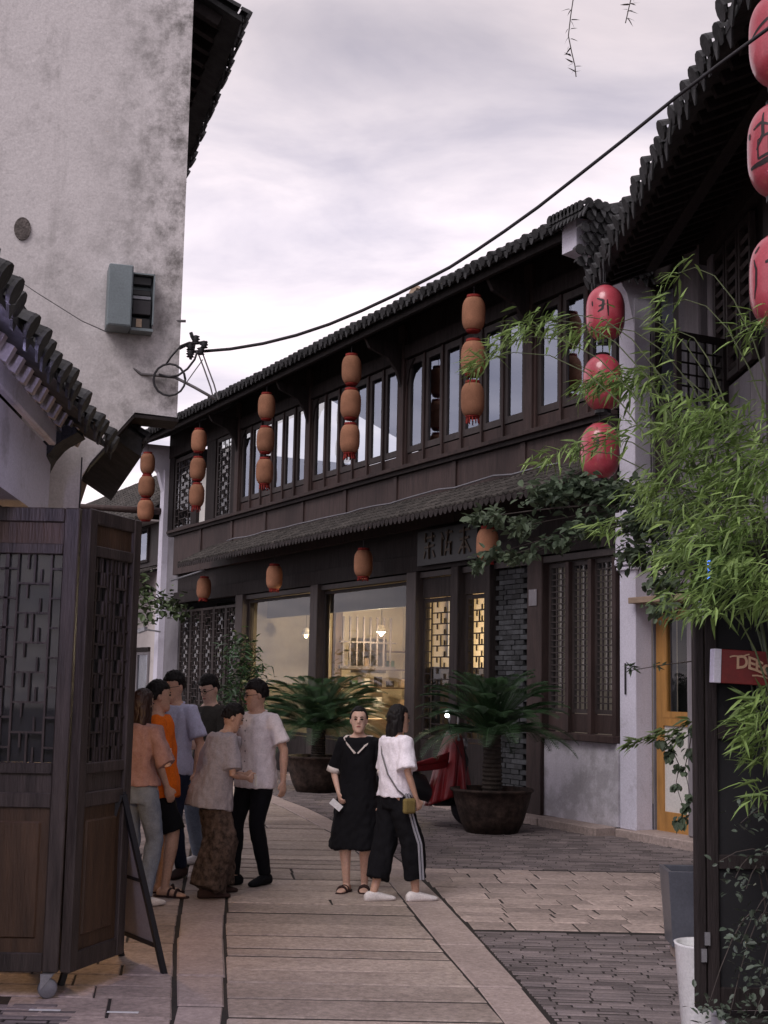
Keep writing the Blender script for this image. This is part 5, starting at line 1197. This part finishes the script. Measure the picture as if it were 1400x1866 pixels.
def remeshed(b, name, vox, wr=0.0, wsc=7.0, seed=0, wst=(1, 1, .45), smooth=2):
    wr *= 1.7; wsc *= 1.25
    me = b.mesh(name); o = bpy.data.objects.new('tmp', me)
    r_ = o.modifiers.new('r', 'REMESH'); r_.mode = 'VOXEL'; r_.voxel_size = vox
    if smooth: s_ = o.modifiers.new('s', 'SMOOTH'); s_.iterations = smooth; s_.factor = .6
    m2 = evalmesh(o); bpy.data.meshes.remove(me)
    m2.name = name
    if wr > 0:
        nv = len(m2.vertices); cs_ = [0.0] * (nv * 3); ns_ = [0.0] * (nv * 3); m2.vertices.foreach_get('co', cs_); m2.vertices.foreach_get('normal', ns_); nn = noise.noise
        for i in range(nv):
            x_, y_, z_ = cs_[3 * i:3 * i + 3]
            n_ = nn((x_ * wsc * wst[0] + seed, y_ * wsc * wst[1], z_ * wsc * wst[2])) + .5 * nn((x_ * wsc * 2.3, y_ * wsc * 2.3 + seed, z_ * wsc * 1.6 + x_ * 9)); n_ *= wr
            cs_[3 * i] = x_ + ns_[3 * i] * n_; cs_[3 * i + 1] = y_ + ns_[3 * i + 1] * n_; cs_[3 * i + 2] = z_ + ns_[3 * i + 2] * n_
        m2.vertices.foreach_set('co', cs_); m2.update()
    return m2
def ell(c, side, fwd, rx, ry, n=16, p=2.3):
    out_ = []
    for k in range(n):
        a = 2 * PI * k / n; ca, sa = math.cos(a), math.sin(a)
        x = math.copysign(abs(ca) ** (2 / p), ca) * rx; y_ = math.copysign(abs(sa) ** (2 / p), sa) * ry
        out_.append(c + side * x + fwd * y_)
    return out_
def person(label, x, y, heading, H=1.68, sex='m', lean=0.0, twist=0.0, head_yaw=0.0, head_pitch=0.0, legs=None, arms=None, top=None, bottom=None, shoes=None, skin='skin', hair='short', hairm='hair', glasses=False, build_=1.0, z=0.0, extra=None, hand=None):
    k = H / 1.70; t = thing('person', label, 'person', (x, y, z), -heading)
    X = Vector((1, 0, 0)); Y = Vector((0, 1, 0)); Z = Vector((0, 0, 1))
    bw_ = build_ * (.93 if sex == 'f' else 1.0)
    piv = Vector((0, 0, .92)); Rl = Matrix.Rotation(-lean, 3, 'X')
    def U(p, f=1.0):    # upper-body point: lean grows up the spine, twist about z
        p = Vector(p); h_ = max(0, min(1, (p.z - .92) / .5)); R = Matrix.Rotation(-lean * (.55 + .45 * h_) if lean else 0, 3, 'X'); Rt = Matrix.Rotation(twist * h_, 3, 'Z')
        return piv + R @ (Rt @ (p - piv))
    def UD(d, h_=1): return Matrix.Rotation(-lean * (.55 + .45 * h_), 3, 'X') @ (Matrix.Rotation(twist * h_, 3, 'Z') @ Vector(d))
    tors = [(.80, .150, .100), (.88, .168, .118), (.95, .160, .112), (1.04, .142, .100), (1.12, .142, .100), (1.22, .158, .108), (1.31, .172, .108), (1.37, .165, .095), (1.415, .115, .075), (1.45, .062, .056)]
    if sex == 'f': tors = [(.80, .155, .10), (.88, .170, .12), (.95, .158, .112), (1.04, .130, .094), (1.12, .128, .092), (1.22, .142, .105), (1.31, .152, .100), (1.37, .142, .086), (1.415, .095, .068), (1.45, .052, .050)]
    sw = .175 if sex == 'm' else .152
    legs = legs or {}; arms = arms or {}
    def leg(s):
        d = legs.get('R' if s > 0 else 'L', {}); f = d.get('foot', (s * .10, 0.0)); lift = d.get('lift', 0); kn = d.get('knee', None)
        hip = Vector((s * .088, 0, .89)); ank = Vector((f[0], f[1], .085 + lift)); mid = (hip + ank) / 2; need = .42 + .405
        if kn is None:
            L = (ank - hip).length; bend = math.sqrt(max(0, (need / 2) ** 2 - (L / 2) ** 2)) if L < need else .0; kn = mid + Vector((s * .01, bend + .01, 0.015))
        else: kn = Vector(kn)
        return hip, kn, ank, d.get('toe', s * .18)
    def arm(s):
        d = arms.get('R' if s > 0 else 'L', {}); sh = U((s * sw, 0, 1.372))
        el = Vector(d['elbow']) if 'elbow' in d else sh + UD((s * .055, -.03, -.27), .5) * (1 if not lean else 1)
        wr_ = Vector(d['wrist']) if 'wrist' in d else el + Vector((s * .01, .05, -.245))
        return sh, el, wr_, d
    b = MB()
    def rings(inf, z0=0, z1=9, fn=None, scl=1.0):
        out_ = []
        for z_, rx, ry in tors:
            if z_ < z0 - 1e-6 or z_ > z1 + 1e-6: continue
            h_ = max(0, min(1, (z_ - .92) / .5)); out_.append(ell(U((0, 0, z_)), UD(X, h_), UD(Y, h_), (rx * bw_ + inf) * scl, (ry * bw_ + inf)))
        return out_
    b.loft(rings(0))
    nk = U((0, 0.005, 1.43)); R_h = Matrix.Rotation(-lean * .6, 3, 'X') @ Matrix.Rotation(head_yaw + twist, 3, 'Z') @ Matrix.Rotation(head_pitch, 3, 'X')
    hc = nk + Matrix.Rotation(-lean * .75, 3, 'X') @ Vector((0, .026, .137)) 
    b.tube([nk - Vector((0, 0, .05)), nk + (hc - nk) * .35, nk + (hc - nk) * .8], [.066 * (1 if sex == 'm' else .84), .060 * (1 if sex == 'm' else .82), .058 * (1 if sex == 'm' else .82)], 14)
    # head
    hs = .97 if sex == 'f' else 1.0
    def HP(p): return hc + R_h @ (Vector(p) * hs)
    rg = []
    for z_, rx, yf, yb in [(-.118, .022, .075, .02), (-.108, .040, .084, -.005), (-.085, .055, .088, -.045), (-.055, .064, .086, -.068), (-.02, .070, .084, -.084), (.01, .073, .085, -.092), (.045, .075, .086, -.097), (.08, .070, .074, -.090), (.105, .054, .050, -.066), (.12, .028, .018, -.03)]:
        rg.append([HP((math.cos(2 * PI * q / 20) * rx, (yf + yb) / 2 + math.sin(2 * PI * q / 20) * (yf - yb) / 2, z_)) for q in range(20)])
    b.loft(rg)
    b.loft([[HP(p) for p in r_] for r_ in ([(-.008, .080, .022), (.008, .080, .022), (.006, .088, .024), (-.006, .088, .024)], [(-.013, .078, -.004), (.013, .078, -.004), (.009, .098, .002), (-.009, .098, .002)], [(-.016, .076, -.022), (.016, .076, -.022), (.011, .106, -.020), (-.011, .106, -.020)], [(-.010, .076, -.032), (.010, .076, -.032), (.006, .090, -.030), (-.006, .090, -.030)])])
    for s in (-1, 1):
        b.loft([[HP((s * (.068 + dx_), -.012 + dy_ * math.cos(q / 8 * 2 * PI), -.004 + dz_ * math.sin(q / 8 * 2 * PI))) for q in range(8)] for dx_, dy_, dz_ in ((0, .012, .022), (.012, .017, .030), (.018, .012, .024))])
    # cheeks and chin fullness come from the ring profile; brow ridge
    for s in (-1, 1):
        sh, el, wr_, d = arm(s); r1 = .046 * bw_ if sex == 'm' else .038; 
        b.tube([U((s * sw * .55, 0, 1.375)), sh, sh.lerp(el, .3), el, el.lerp(wr_, .3), wr_], [r1 * 1.0, r1 * 1.12, r1 * 1.02, r1 * .80, r1 * .82, r1 * .52], 14)
        # hand
        dirv = (wr_ - el).normalized(); hd = Vector(d.get('hand', tuple(dirv))).normalized(); side = Vector(d.get('palm', (0, 1, 0))); side = (side - hd * side.dot(hd)).normalized(); nrm = hd.cross(side).normalized()
        hk = .95 if sex == 'm' else .86
        b.loft([ell(wr_ + hd * a_ * hk, side, nrm, w_ * hk, t_ * hk, 12) for a_, w_, t_ in ((-.01, .024, .019), (.02, .032, .018), (.055, .040, .016), (.085, .040, .014), (.095, .034, .011))])
        curl = d.get('curl', .5)
        for i, (o_, L_) in enumerate(((-.029, .066), (-.0095, .075), (.0105, .070), (.029, .055))):
            p0 = wr_ + (hd * .086 + side * o_) * hk; dd = hd.copy(); pts = [p0]; 
            for q in range(3):
                dd = (Matrix.Rotation(curl * .75 * s * d.get('cs', 1), 3, side) @ dd); p0 = p0 + dd * L_ * (.42, .32, .26)[q] * hk; pts.append(p0)
            b.tube(pts, [.0092 * hk, .0090 * hk, .0082 * hk, .0068 * hk], 8)
        ts = side * (1 if d.get('thumb', 1) > 0 else -1); p0 = wr_ + (hd * .028 + ts * .028) * hk; p1 = p0 + (hd * .75 + ts * .65).normalized() * .034 * hk; p2 = p1 + (hd * .95 + ts * .2 + nrm * .1).normalized() * .028 * hk
        b.tube([p0 - ts * .012, p0, p1, p2], [.012 * hk, .0115 * hk, .010 * hk, .0075 * hk], 8)
    for s in (-1, 1):
        hip, kn, ank, toe = leg(s); q = 1 if sex == 'm' else 1.02
        b.tube([hip + Z * .03, hip.lerp(kn, .25), hip.lerp(kn, .7), kn, kn.lerp(ank, .28), kn.lerp(ank, .7), ank, ank - Z * .03], [.088 * q, .085 * q, .064 * q, .053 * q, .056 * q, .040 * q, .034 * q, .034 * q], 16)
        fd = Matrix.Rotation(-toe, 3, 'Z') @ Y; sd_ = Matrix.Rotation(-toe, 3, 'Z') @ X; a0 = Vector((ank.x, ank.y, ank.z - .085))
        b.loft([ell(a0 + fd * f_ + Z * h_, sd_, Z, w_, hh, 12) for f_, h_, w_, hh in ((-.065, .030, .020, .022), (-.045, .036, .033, .034), (0, .042, .036, .040), (.06, .034, .040, .030), (.12, .024, .043, .020), (.165, .018, .036, .013), (.185, .014, .02, .008))])
    bm2 = remeshed(b, 'body', .0075, smooth=1)
    body = mobj('body', bm2, skin, t, True)
    # face
    if head_yaw is not None:
        for s in (-1, 1):
            e_ = MB().lathe([(.002, -.0072), (.011, -.005), (.0145, 0), (.011, .005), (.002, .0072)], 10, (0, 0, 0), Matrix.Translation(HP((s * .030, .0835, .014))) @ R_h.to_4x4() @ Matrix.Rotation(PI / 2, 4, 'X') @ Matrix.Diagonal((1.15, .50, 1, 1))); e_.build('eye', 'hair', t, True)
            MB().tube([HP((s * .014, .0875, .031)), HP((s * .030, .0880, .037)), HP((s * .046, .080, .033))], [.0030, .0044, .0026], 5).build('brow', 'hair', t)
        MB().tube([HP((-.021, .0865, -.056)), HP((-.008, .0915, -.0535)), HP((.008, .0915, -.0535)), HP((.021, .0865, -.056))], [.002, .0052, .0052, .002], 6).build('mouth', 'lips', t)
    # hair
    hb = MB(); n1, n2 = 26, 40
    for i in range(n1 + 1):
        th = PI * i / n1
        for j in range(n2):
            ph = 2 * PI * j / n2; dx_, dy_, dz_ = math.sin(th) * math.cos(ph), math.sin(th) * math.sin(ph), math.cos(th)
            lim = {'short': -.30, 'bob': -.62, 'tied': -.42, 'long': -.7}.get(hair, -.3)
            back = dy_ < .12 + max(0, dz_) * .75; keep = (dz_ > (.44 if hair != 'tied' else .66) or back) and dz_ > lim - (0 if dy_ < -.2 else -.22 - (0.1 if dy_ > -.02 else 0))
            rr = (1.10 + (.07 if hair == 'short' else .02) * noise.noise(Vector((dx_ * 6, dy_ * 6, dz_ * 6)))) if keep else .78
            if keep and hair == 'short' and dz_ < .1: rr = 1.03 + .04 * max(0, -dy_)
            if hair == 'short' and dz_ > .3: rr *= 1.03
            hb.v.append(tuple(HP((dx_ * .081 * rr, -.010 + dy_ * .099 * rr, .012 + dz_ * .120 * rr))))
    for i in range(n1):
        for j in range(n2): hb.f.append((i * n2 + j, i * n2 + (j + 1) % n2, (i + 1) * n2 + (j + 1) % n2, (i + 1) * n2 + j))
    if hair in ('long', 'bob'):
        ln = .36 if hair == 'long' else .17; Zd = Vector((0, 0, -1))
        rr_ = []
        for i in range(9):
            f = i / 8; c = HP((0, -.055 - .02 * math.sin(f * 2), -.01)) + Zd * ln * f; rr_.append(ell(c, R_h @ X, R_h @ Y, .082 * (1 - .30 * f) + .012 * math.sin(f * 3), .048 * (1 - .25 * f), 18))
        hb.loft(rr_)
        for s in (-1, 1):
            rr_ = []
            for i in range(8):
                f = i / 7; c = HP((s * .070, -.02, .03)) + Zd * ln * .8 * f; rr_.append(ell(c, R_h @ X, R_h @ Y, .018, .040 * (1 - .4 * f), 10))
            hb.loft(rr_)
    if hair == 'tied': hb.lathe([(.005, -.035), (.028, -.02), (.034, 0), (.028, .02), (.005, .035)], 12, tuple(HP((0, -.115, .0))))
    mobj('hair', remeshed(hb, 'hair', .0065, .0036, 55, smooth=1), hairm, t, True)
    if glasses:
        g_ = MB()
        for s in (-1, 1):
            g_.tube([HP((s * .032 + .023 * math.cos(a / 12 * 2 * PI), .094, .012 + .017 * math.sin(a / 12 * 2 * PI))) for a in range(13)], .0022, 5); g_.tube([HP((s * .055, .092, .014)), HP((s * .076, .0, .012))], .0022, 5)
        g_.tube([HP((-.009, .095, .015)), HP((.009, .095, .015))], .0022, 5); g_.build('glasses', 'black', t)
    # upper garment
    if top:
        tb = MB(); inf = top.get('inf', .018); hem = top.get('hem', .86); flare = top.get('flare', 0.0)
        rs_ = []
        zs = [hem] + [q[0] for q in tors if q[0] > hem + .03 and q[0] <= top.get('neck', 1.43)]
        def rad(z_):
            for (za, xa, ya), (zb, xb, yb) in zip(tors, tors[1:]):
                if z_ <= zb: f = max(0, (z_ - za) / (zb - za)); return xa + (xb - xa) * f, ya + (yb - ya) * f
            return tors[-1][1:]
        for z_ in zs:
            rx, ry = rad(max(z_, .88)); f = max(0, (1.1 - z_)) * flare; h_ = max(0, min(1, (z_ - .92) / .5)); i2 = inf if z_ < 1.40 else inf * .35
            loose = top.get('loose', .0) * (1 if z_ < 1.25 else .3)
            rs_.append(ell(U((0, 0, z_)), UD(X, h_), UD(Y, h_), max(rx, .135 + loose) * bw_ + i2 + f, max(ry, .095 + loose * .6) * bw_ + i2 + f, 22))
        tb.loft(rs_)
        sl_ = top.get('sleeve', .6)
        for s in (-1, 1):
            sh, el, wr_, d = arm(s)
            if sl_ > 0:
                if sl_ <= 1: e1 = sh.lerp(el, sl_); pts = [U((s * sw * .45, 0, 1.372)), sh, sh.lerp(el, sl_ * .5), e1]
                else: e1 = el.lerp(wr_, sl_ - 1); pts = [U((s * sw * .45, 0, 1.372)), sh, sh.lerp(el, .5), el, e1]
                r_ = top.get('sr', .062) * (1 if sex == 'm' else .92); tb.tube(pts, [r_ * .9, r_ * 1.02, r_] + ([r_] if sl_ > 1 else []) + [r_ * top.get('sf', 1.08)], 16)
        mobj('shirt' if not top.get('name') else top['name'], remeshed(tb, 'shirt', .009, top.get('wr', .006), 8, seed=x * 7), top['m'], t, True)
        if top.get('collar'):
            cbm = MB(); c0 = U((0, .004, 1.425))
            for s in (-1, 1):
                pts = []
                for i in range(7):
                    a = -PI / 2 + s * (i / 6) * 2.6; pts.append(c0 + UD((math.cos(a) * .083, math.sin(a) * .078 + .004, .006 - .045 * (i / 6) ** 2)))
                for p, q in zip(pts, pts[1:]): cbm.bar(p, q, .012, .042)
            cbm.build('collar', top.get('cm', top['m']), t)
            for q in range(6):
                zz = 1.36 - q * .085; rx_, ry_ = rad(max(zz, .95)); pb = U((0, max(ry_, .095) * bw_ + inf + .004, zz))
                MB().lathe([(.001, -.003), (.006, -.002), (.006, .002), (.001, .003)], 8, (0, 0, 0), Matrix.Rotation(PI / 2, 4, 'X')).build('button', 'cable_grey', t, loc=pb)
    if bottom:
        bb = MB(); inf = bottom.get('inf', .012); kind = bottom['kind']
        if kind in ('trousers', 'shorts'):
            bb.loft([ell(U((0, 0, z_)), X, Y, (rx + min(inf, .012)) * bw_, (ry + min(inf, .012)) * bw_, 20) for z_, rx, ry in ((.80, .155, .105), (.88, .168, .118), (.95, .158, .110))])
            for s in (-1, 1):
                hip, kn, ank, toe = leg(s); w_ = bottom.get('w', 1.0); end = bottom.get('end', 1.0)
                pts = [hip + Z * .04, hip.lerp(kn, .25), hip.lerp(kn, .7), kn, kn.lerp(ank, .5), ank]; rad_ = [.092, max(.094, .094 * w_ ** .3), max(.076, .078 * w_ ** .7), max(.066, .070 * w_), max(.060, .064 * w_ * bottom.get('fl', 1)), max(.047, .056 * w_ * bottom.get('fl', 1) ** 2)]
                if kind == 'shorts': pts = [hip + Z * .04, hip.lerp(kn, .3), hip.lerp(kn, .6), hip.lerp(kn, bottom.get('len', .92))]; rad_ = [.094, .097, .094, .099]
                elif end < 1: pts = pts[:4] + [kn.lerp(ank, end * .5), kn.lerp(ank, end)]
                bb.tube(pts, rad_, 18)
        else:
            z1, z0 = bottom.get('z1', .98), bottom.get('z0', .4); fl = bottom.get('fl', .06)
            bb.loft([ell(Vector((0, 0, z1 - (z1 - z0) * f)), X, Y, .150 + .035 * min(1, f * 3) + fl * f, .11 + .03 * min(1, f * 3) + fl * f, 24) for f in [i / 7 for i in range(8)]])
        mobj(kind, remeshed(bb, kind, .0095, bottom.get('wr', .006), bottom.get('ws', 8), seed=y * 3, wst=(1, 1, .35)), bottom['m'], t, True)
    if shoes:
        for s in (-1, 1):
            hip, kn, ank, toe = leg(s); fd = Matrix.Rotation(-toe, 3, 'Z') @ Y; sd_ = Matrix.Rotation(-toe, 3, 'Z') @ X; a0 = Vector((ank.x, ank.y, ank.z - .085)); sb_ = MB()
            if shoes['kind'] == 'shoe':
                sb_.loft([ell(a0 + fd * f_ + Z * h_, sd_, Z, w_, hh, 14, 2.6) for f_, h_, w_, hh in ((-.085, .034, .026, .028), (-.06, .044, .040, .044), (0, .048, .044, .048), (.06, .040, .046, .038), (.13, .030, .049, .028), (.18, .024, .042, .020), (.205, .020, .024, .014))])
                mobj('shoe', remeshed(sb_, 'shoe', .008, smooth=1), shoes['m'], t, True)
            else:
                sb_.loft([ell(a0 + fd * f_ + Z * .006, sd_, Z, w_, .010, 12, 3) for f_, w_ in ((-.085, .03), (-.04, .042), (.05, .044), (.13, .050), (.19, .038), (.205, .02))])
                for f_ in (.05, .11): sb_.tube([a0 + fd * f_ + sd_ * (.048 * math.cos(q)) + Z * (.010 + .052 * math.sin(q)) for q in [PI * i / 8 for i in range(9)]], .011, 6)
                sb_.build('sandal', shoes['m'], t, True)
    if extra: extra(t, U, UD, HP, arm, leg)
    t.scale = (k, k, k)
    return t
R = math.radians
# 1 woman seen from behind, long hair
person('woman with long brown hair and dusty pink blouse, half hidden behind the folding door', -1.82, 10.35, R(28), 1.62, 'f', hair='long', hairm='hair_brown', skin='skin_lt',
       top=dict(m='c_pink', hem=.94, sleeve=.95, sr=.068, sf=1.25, flare=.16, inf=.02, wr=.011, name='blouse'), bottom=dict(kind='trousers', m='c_jeans', w=1.0, wr=.006), shoes=dict(kind='shoe', m='c_shoe'),
       arms={'R': dict(elbow=(.27, .02, 1.10), wrist=(.14, .22, 1.16), palm=(0, 0, 1)), 'L': dict(elbow=(-.22, -.03, 1.10), wrist=(-.24, .02, .86))}, legs={'R': dict(foot=(.10, .02)), 'L': dict(foot=(-.10, -.03))})
# 2 orange tee
person('person in bright orange T-shirt and black shorts with sandals, beside the long-haired woman', -1.76, 10.95, R(80), 1.68, 'm', lean=R(-5), hair='short', head_yaw=R(10),
       top=dict(m='c_orange', hem=.77, sleeve=.82, sr=.075, sf=1.2, inf=.030, loose=.025, flare=.05, wr=.010, name='t_shirt'), bottom=dict(kind='shorts', m='c_black', len=.98), shoes=dict(kind='sandal', m='c_brownshoe'),
       arms={'R': dict(elbow=(.24, -.03, 1.10), wrist=(.24, .06, .87)), 'L': dict(elbow=(-.23, -.02, 1.10), wrist=(-.22, .08, .87))}, legs={'R': dict(foot=(.12, .08), toe=.45), 'L': dict(foot=(-.08, .04))})
def badge(t, U, UD, HP, arm, leg):
    MB().box(-.022, .022, -.003, .003, -.006, .006).build('badge', 'black', t, loc=U((-.08, .137, 1.25)))
# 3 blue shirt
person('tall man with glasses in pale blue short-sleeved shirt, back row of the group', -1.80, 11.95, R(212), 1.76, 'm', hair='short', glasses=True, head_yaw=R(-6), head_pitch=R(-10), skin='skin',
       top=dict(m='c_blue', hem=.84, sleeve=.80, sr=.070, sf=1.15, inf=.020, wr=.007, collar=True), bottom=dict(kind='trousers', m='c_navy', w=.95), shoes=dict(kind='shoe', m='c_brownshoe'),
       arms={'L': dict(elbow=(-.27, -.02, 1.10), wrist=(-.29, .05, .87)), 'R': dict(elbow=(.24, .05, 1.10), wrist=(.13, .24, 1.10), palm=(0, 0, 1))}, legs={'R': dict(foot=(.11, .05), toe=.3), 'L': dict(foot=(-.11, -.02), toe=-.3)}, extra=badge)
# 4 olive polo
person('young man with glasses in dark olive polo shirt and pale jeans, looking down', -1.58, 12.7, R(222), 1.74, 'm', hair='short', glasses=True, head_yaw=R(5), head_pitch=R(-22), skin='skin_lt',
       top=dict(m='c_olive', hem=.86, sleeve=.85, sr=.070, sf=1.15, inf=.018, collar=True), bottom=dict(kind='trousers', m='c_jeans', w=1.0), shoes=dict(kind='shoe', m='c_shoe'),
       arms={'L': dict(elbow=(-.26, .03, 1.10), wrist=(-.16, .24, 1.08), palm=(0, 0, 1)), 'R': dict(elbow=(.25, .03, 1.10), wrist=(.14, .22, 1.10), palm=(0, 0, 1))})
# 5 stooping older woman
def slip(t, U, UD, HP, arm, leg):
    w_ = arm(1)[2]; MB().box(-.03, .03, -.004, .004, -.05, .05).build('paper', 'whitepot', t, loc=w_ + Vector((-.03, .09, -.02)))
person('older woman stooping forward in grey top and baggy brown patterned trousers', -1.33, 10.92, R(62), 1.53, 'f', lean=R(14), hair='short', head_yaw=R(-14), head_pitch=R(-12), build_=1.12, skin='skin',
       top=dict(m='c_grey', hem=.76, sleeve=.86, sr=.078, sf=1.2, inf=.040, loose=.03, flare=.11, wr=.010, name='blouse'), bottom=dict(kind='trousers', m='c_pattern', w=2.1, fl=1.16, inf=.035, wr=.018, ws=7), shoes=dict(kind='shoe', m='c_brownshoe'),
       arms={'R': dict(elbow=(.24, .10, 1.06), wrist=(.10, .30, 1.02), palm=(0, 0, 1)), 'L': dict(elbow=(-.22, .16, 1.06), wrist=(-.08, .34, 1.04), palm=(0, 0, 1))}, legs={'R': dict(foot=(.11, -.05), toe=.25), 'L': dict(foot=(-.12, .12), toe=.0)}, extra=slip)
# 6 white shirt man
person('man with glasses in white short-sleeved shirt and slim black trousers, right side of the group', -1.04, 11.6, R(222), 1.70, 'm', hair='short', glasses=True, head_yaw=R(-28), head_pitch=R(-8), skin='skin',
       top=dict(m='c_white', hem=.80, sleeve=.78, sr=.070, sf=1.15, inf=.030, wr=.008, collar=True), bottom=dict(kind='trousers', m='c_black', w=.84), shoes=dict(kind='shoe', m='c_black'),
       arms={'L': dict(elbow=(-.29, -.04, 1.12), wrist=(-.31, -.02, .87), palm=(0, 1, 0)), 'R': dict(elbow=(.25, .04, 1.10), wrist=(.20, .22, .95))}, legs={'R': dict(foot=(.06, .16), toe=.1), 'L': dict(foot=(-.09, -.05), toe=-.2)})
# 7 woman in black dress
def dressbits(t, U, UD, HP, arm, leg):
    cb_ = MB(); pts = []
    for s in (-1, 1):
        pts = [U((s * .035, -.075, 1.43)), U((s * .115, -.03, 1.425)), U((s * .125, .05, 1.405)), U((s * .075, .115, 1.34)), U((s * .012, .138, 1.27))]
        for p, q in zip(pts, pts[1:]): cb_.bar(p, q, .028, .010)
    cb_.build('collar_trim', 'c_offwhite', t)
    for s in (-1, 1):
        sh, el, wr_, d = arm(s); a = sh.lerp(el, .88); b_ = sh.lerp(el, 1.06); MB().tube([a, b_], [.064, .066], 16).build('cuff', 'c_offwhite', t, True)
    wr_ = arm(1)[2]; o = MB().box(-.030, .030, -.005, .005, -.060, .060).build('phone', 'whitepot', t, loc=wr_ + Vector((.01, .065, -.10))); o.rotation_euler = (.2, .9, .2)
person('woman in black dress with white collar trim and rolled white cuffs holding a phone', -.17, 11.3, R(188), 1.50, 'f', hair='tied', head_yaw=R(8), head_pitch=R(2), skin='skin_lt', build_=1.08,
       top=dict(m='c_black', hem=.80, sleeve=.92, sr=.066, sf=1.02, inf=.022, loose=.012, name='dress_top'), bottom=dict(kind='skirt', m='c_black', z1=1.0, z0=.40, fl=.075, wr=.012), shoes=dict(kind='sandal', m='c_brownshoe'),
       arms={'R': dict(elbow=(.24, -.02, 1.10), wrist=(.16, .12, .90), palm=(0, 0, 1), curl=.9), 'L': dict(elbow=(-.23, -.03, 1.10), wrist=(-.22, .05, .86))}, legs={'R': dict(foot=(.085, .02), toe=.2), 'L': dict(foot=(-.075, -.04), toe=-.1)}, extra=dressbits)
# 8 woman in white tee
def teebits(t, U, UD, HP, arm, leg):
    cb_ = MB().tube([U((-.10, -.085, 1.40)), U((-.02, -.132, 1.27)), U((.09, -.135, 1.10)), U((.175, -.085, .97)), U((.20, .0, .90))], .007, 6); cb_.build('bag_strap', 'cable_grey', t)
    MB().tube([U((-.10, -.085, 1.40)), U((-.12, .0, 1.43)), U((-.09, .10, 1.36)), U((.08, .13, 1.05)), U((.20, .0, .90))], .007, 6).build('bag_strap', 'cable_grey', t)
    o = MB().box(-.025, .025, -.06, .06, -.07, .06).build('bag', 'c_bag', t, loc=(.235, .0, .84)); bevel(o, .02, 2)
    for s in (1,):
        hip, kn, ank, toe = leg(s); q = .010
        pts = [hip + Vector((.112, 0, .05)), hip.lerp(kn, .3) + Vector((.112, 0, 0)), hip.lerp(kn, .7) + Vector((.112, 0, 0)), kn + Vector((.122, 0, 0)), kn.lerp(ank, .4) + Vector((.118, 0, 0)), kn.lerp(ank, .72) + Vector((.116, 0, 0))]
        for dy_ in (-.014, .014):
            bb = MB()
            for p, r_ in zip(pts, pts[1:]): bb.bar(p + Vector((0, dy_, 0)), r_ + Vector((0, dy_, 0)), .014, .012, (1, 0, 0))
            bb.build('side_stripe', 'c_stripe', t)
person('woman in white T-shirt and striped black trousers, bag strap across her back', .13, 10.85, R(58), 1.53, 'f', hair='bob', head_yaw=R(-8), head_pitch=R(2), skin='skin', build_=1.02,
       top=dict(m='c_white2', hem=.90, sleeve=.90, sr=.078, sf=1.3, inf=.030, loose=.02, wr=.009, name='t_shirt'), bottom=dict(kind='trousers', m='c_black', w=1.55, fl=1.08, inf=.015, end=.74, wr=.010), shoes=dict(kind='shoe', m='c_shoe'),
       arms={'R': dict(elbow=(.235, -.02, 1.12), wrist=(.23, .08, .89), curl=.8), 'L': dict(elbow=(-.21, .03, 1.10), wrist=(-.18, .16, .90))}, legs={'R': dict(foot=(.10, .17), toe=.25), 'L': dict(foot=(-.06, -.16), toe=.2)}, extra=teebits)

bpy.data.scenes.remove(TMPS)
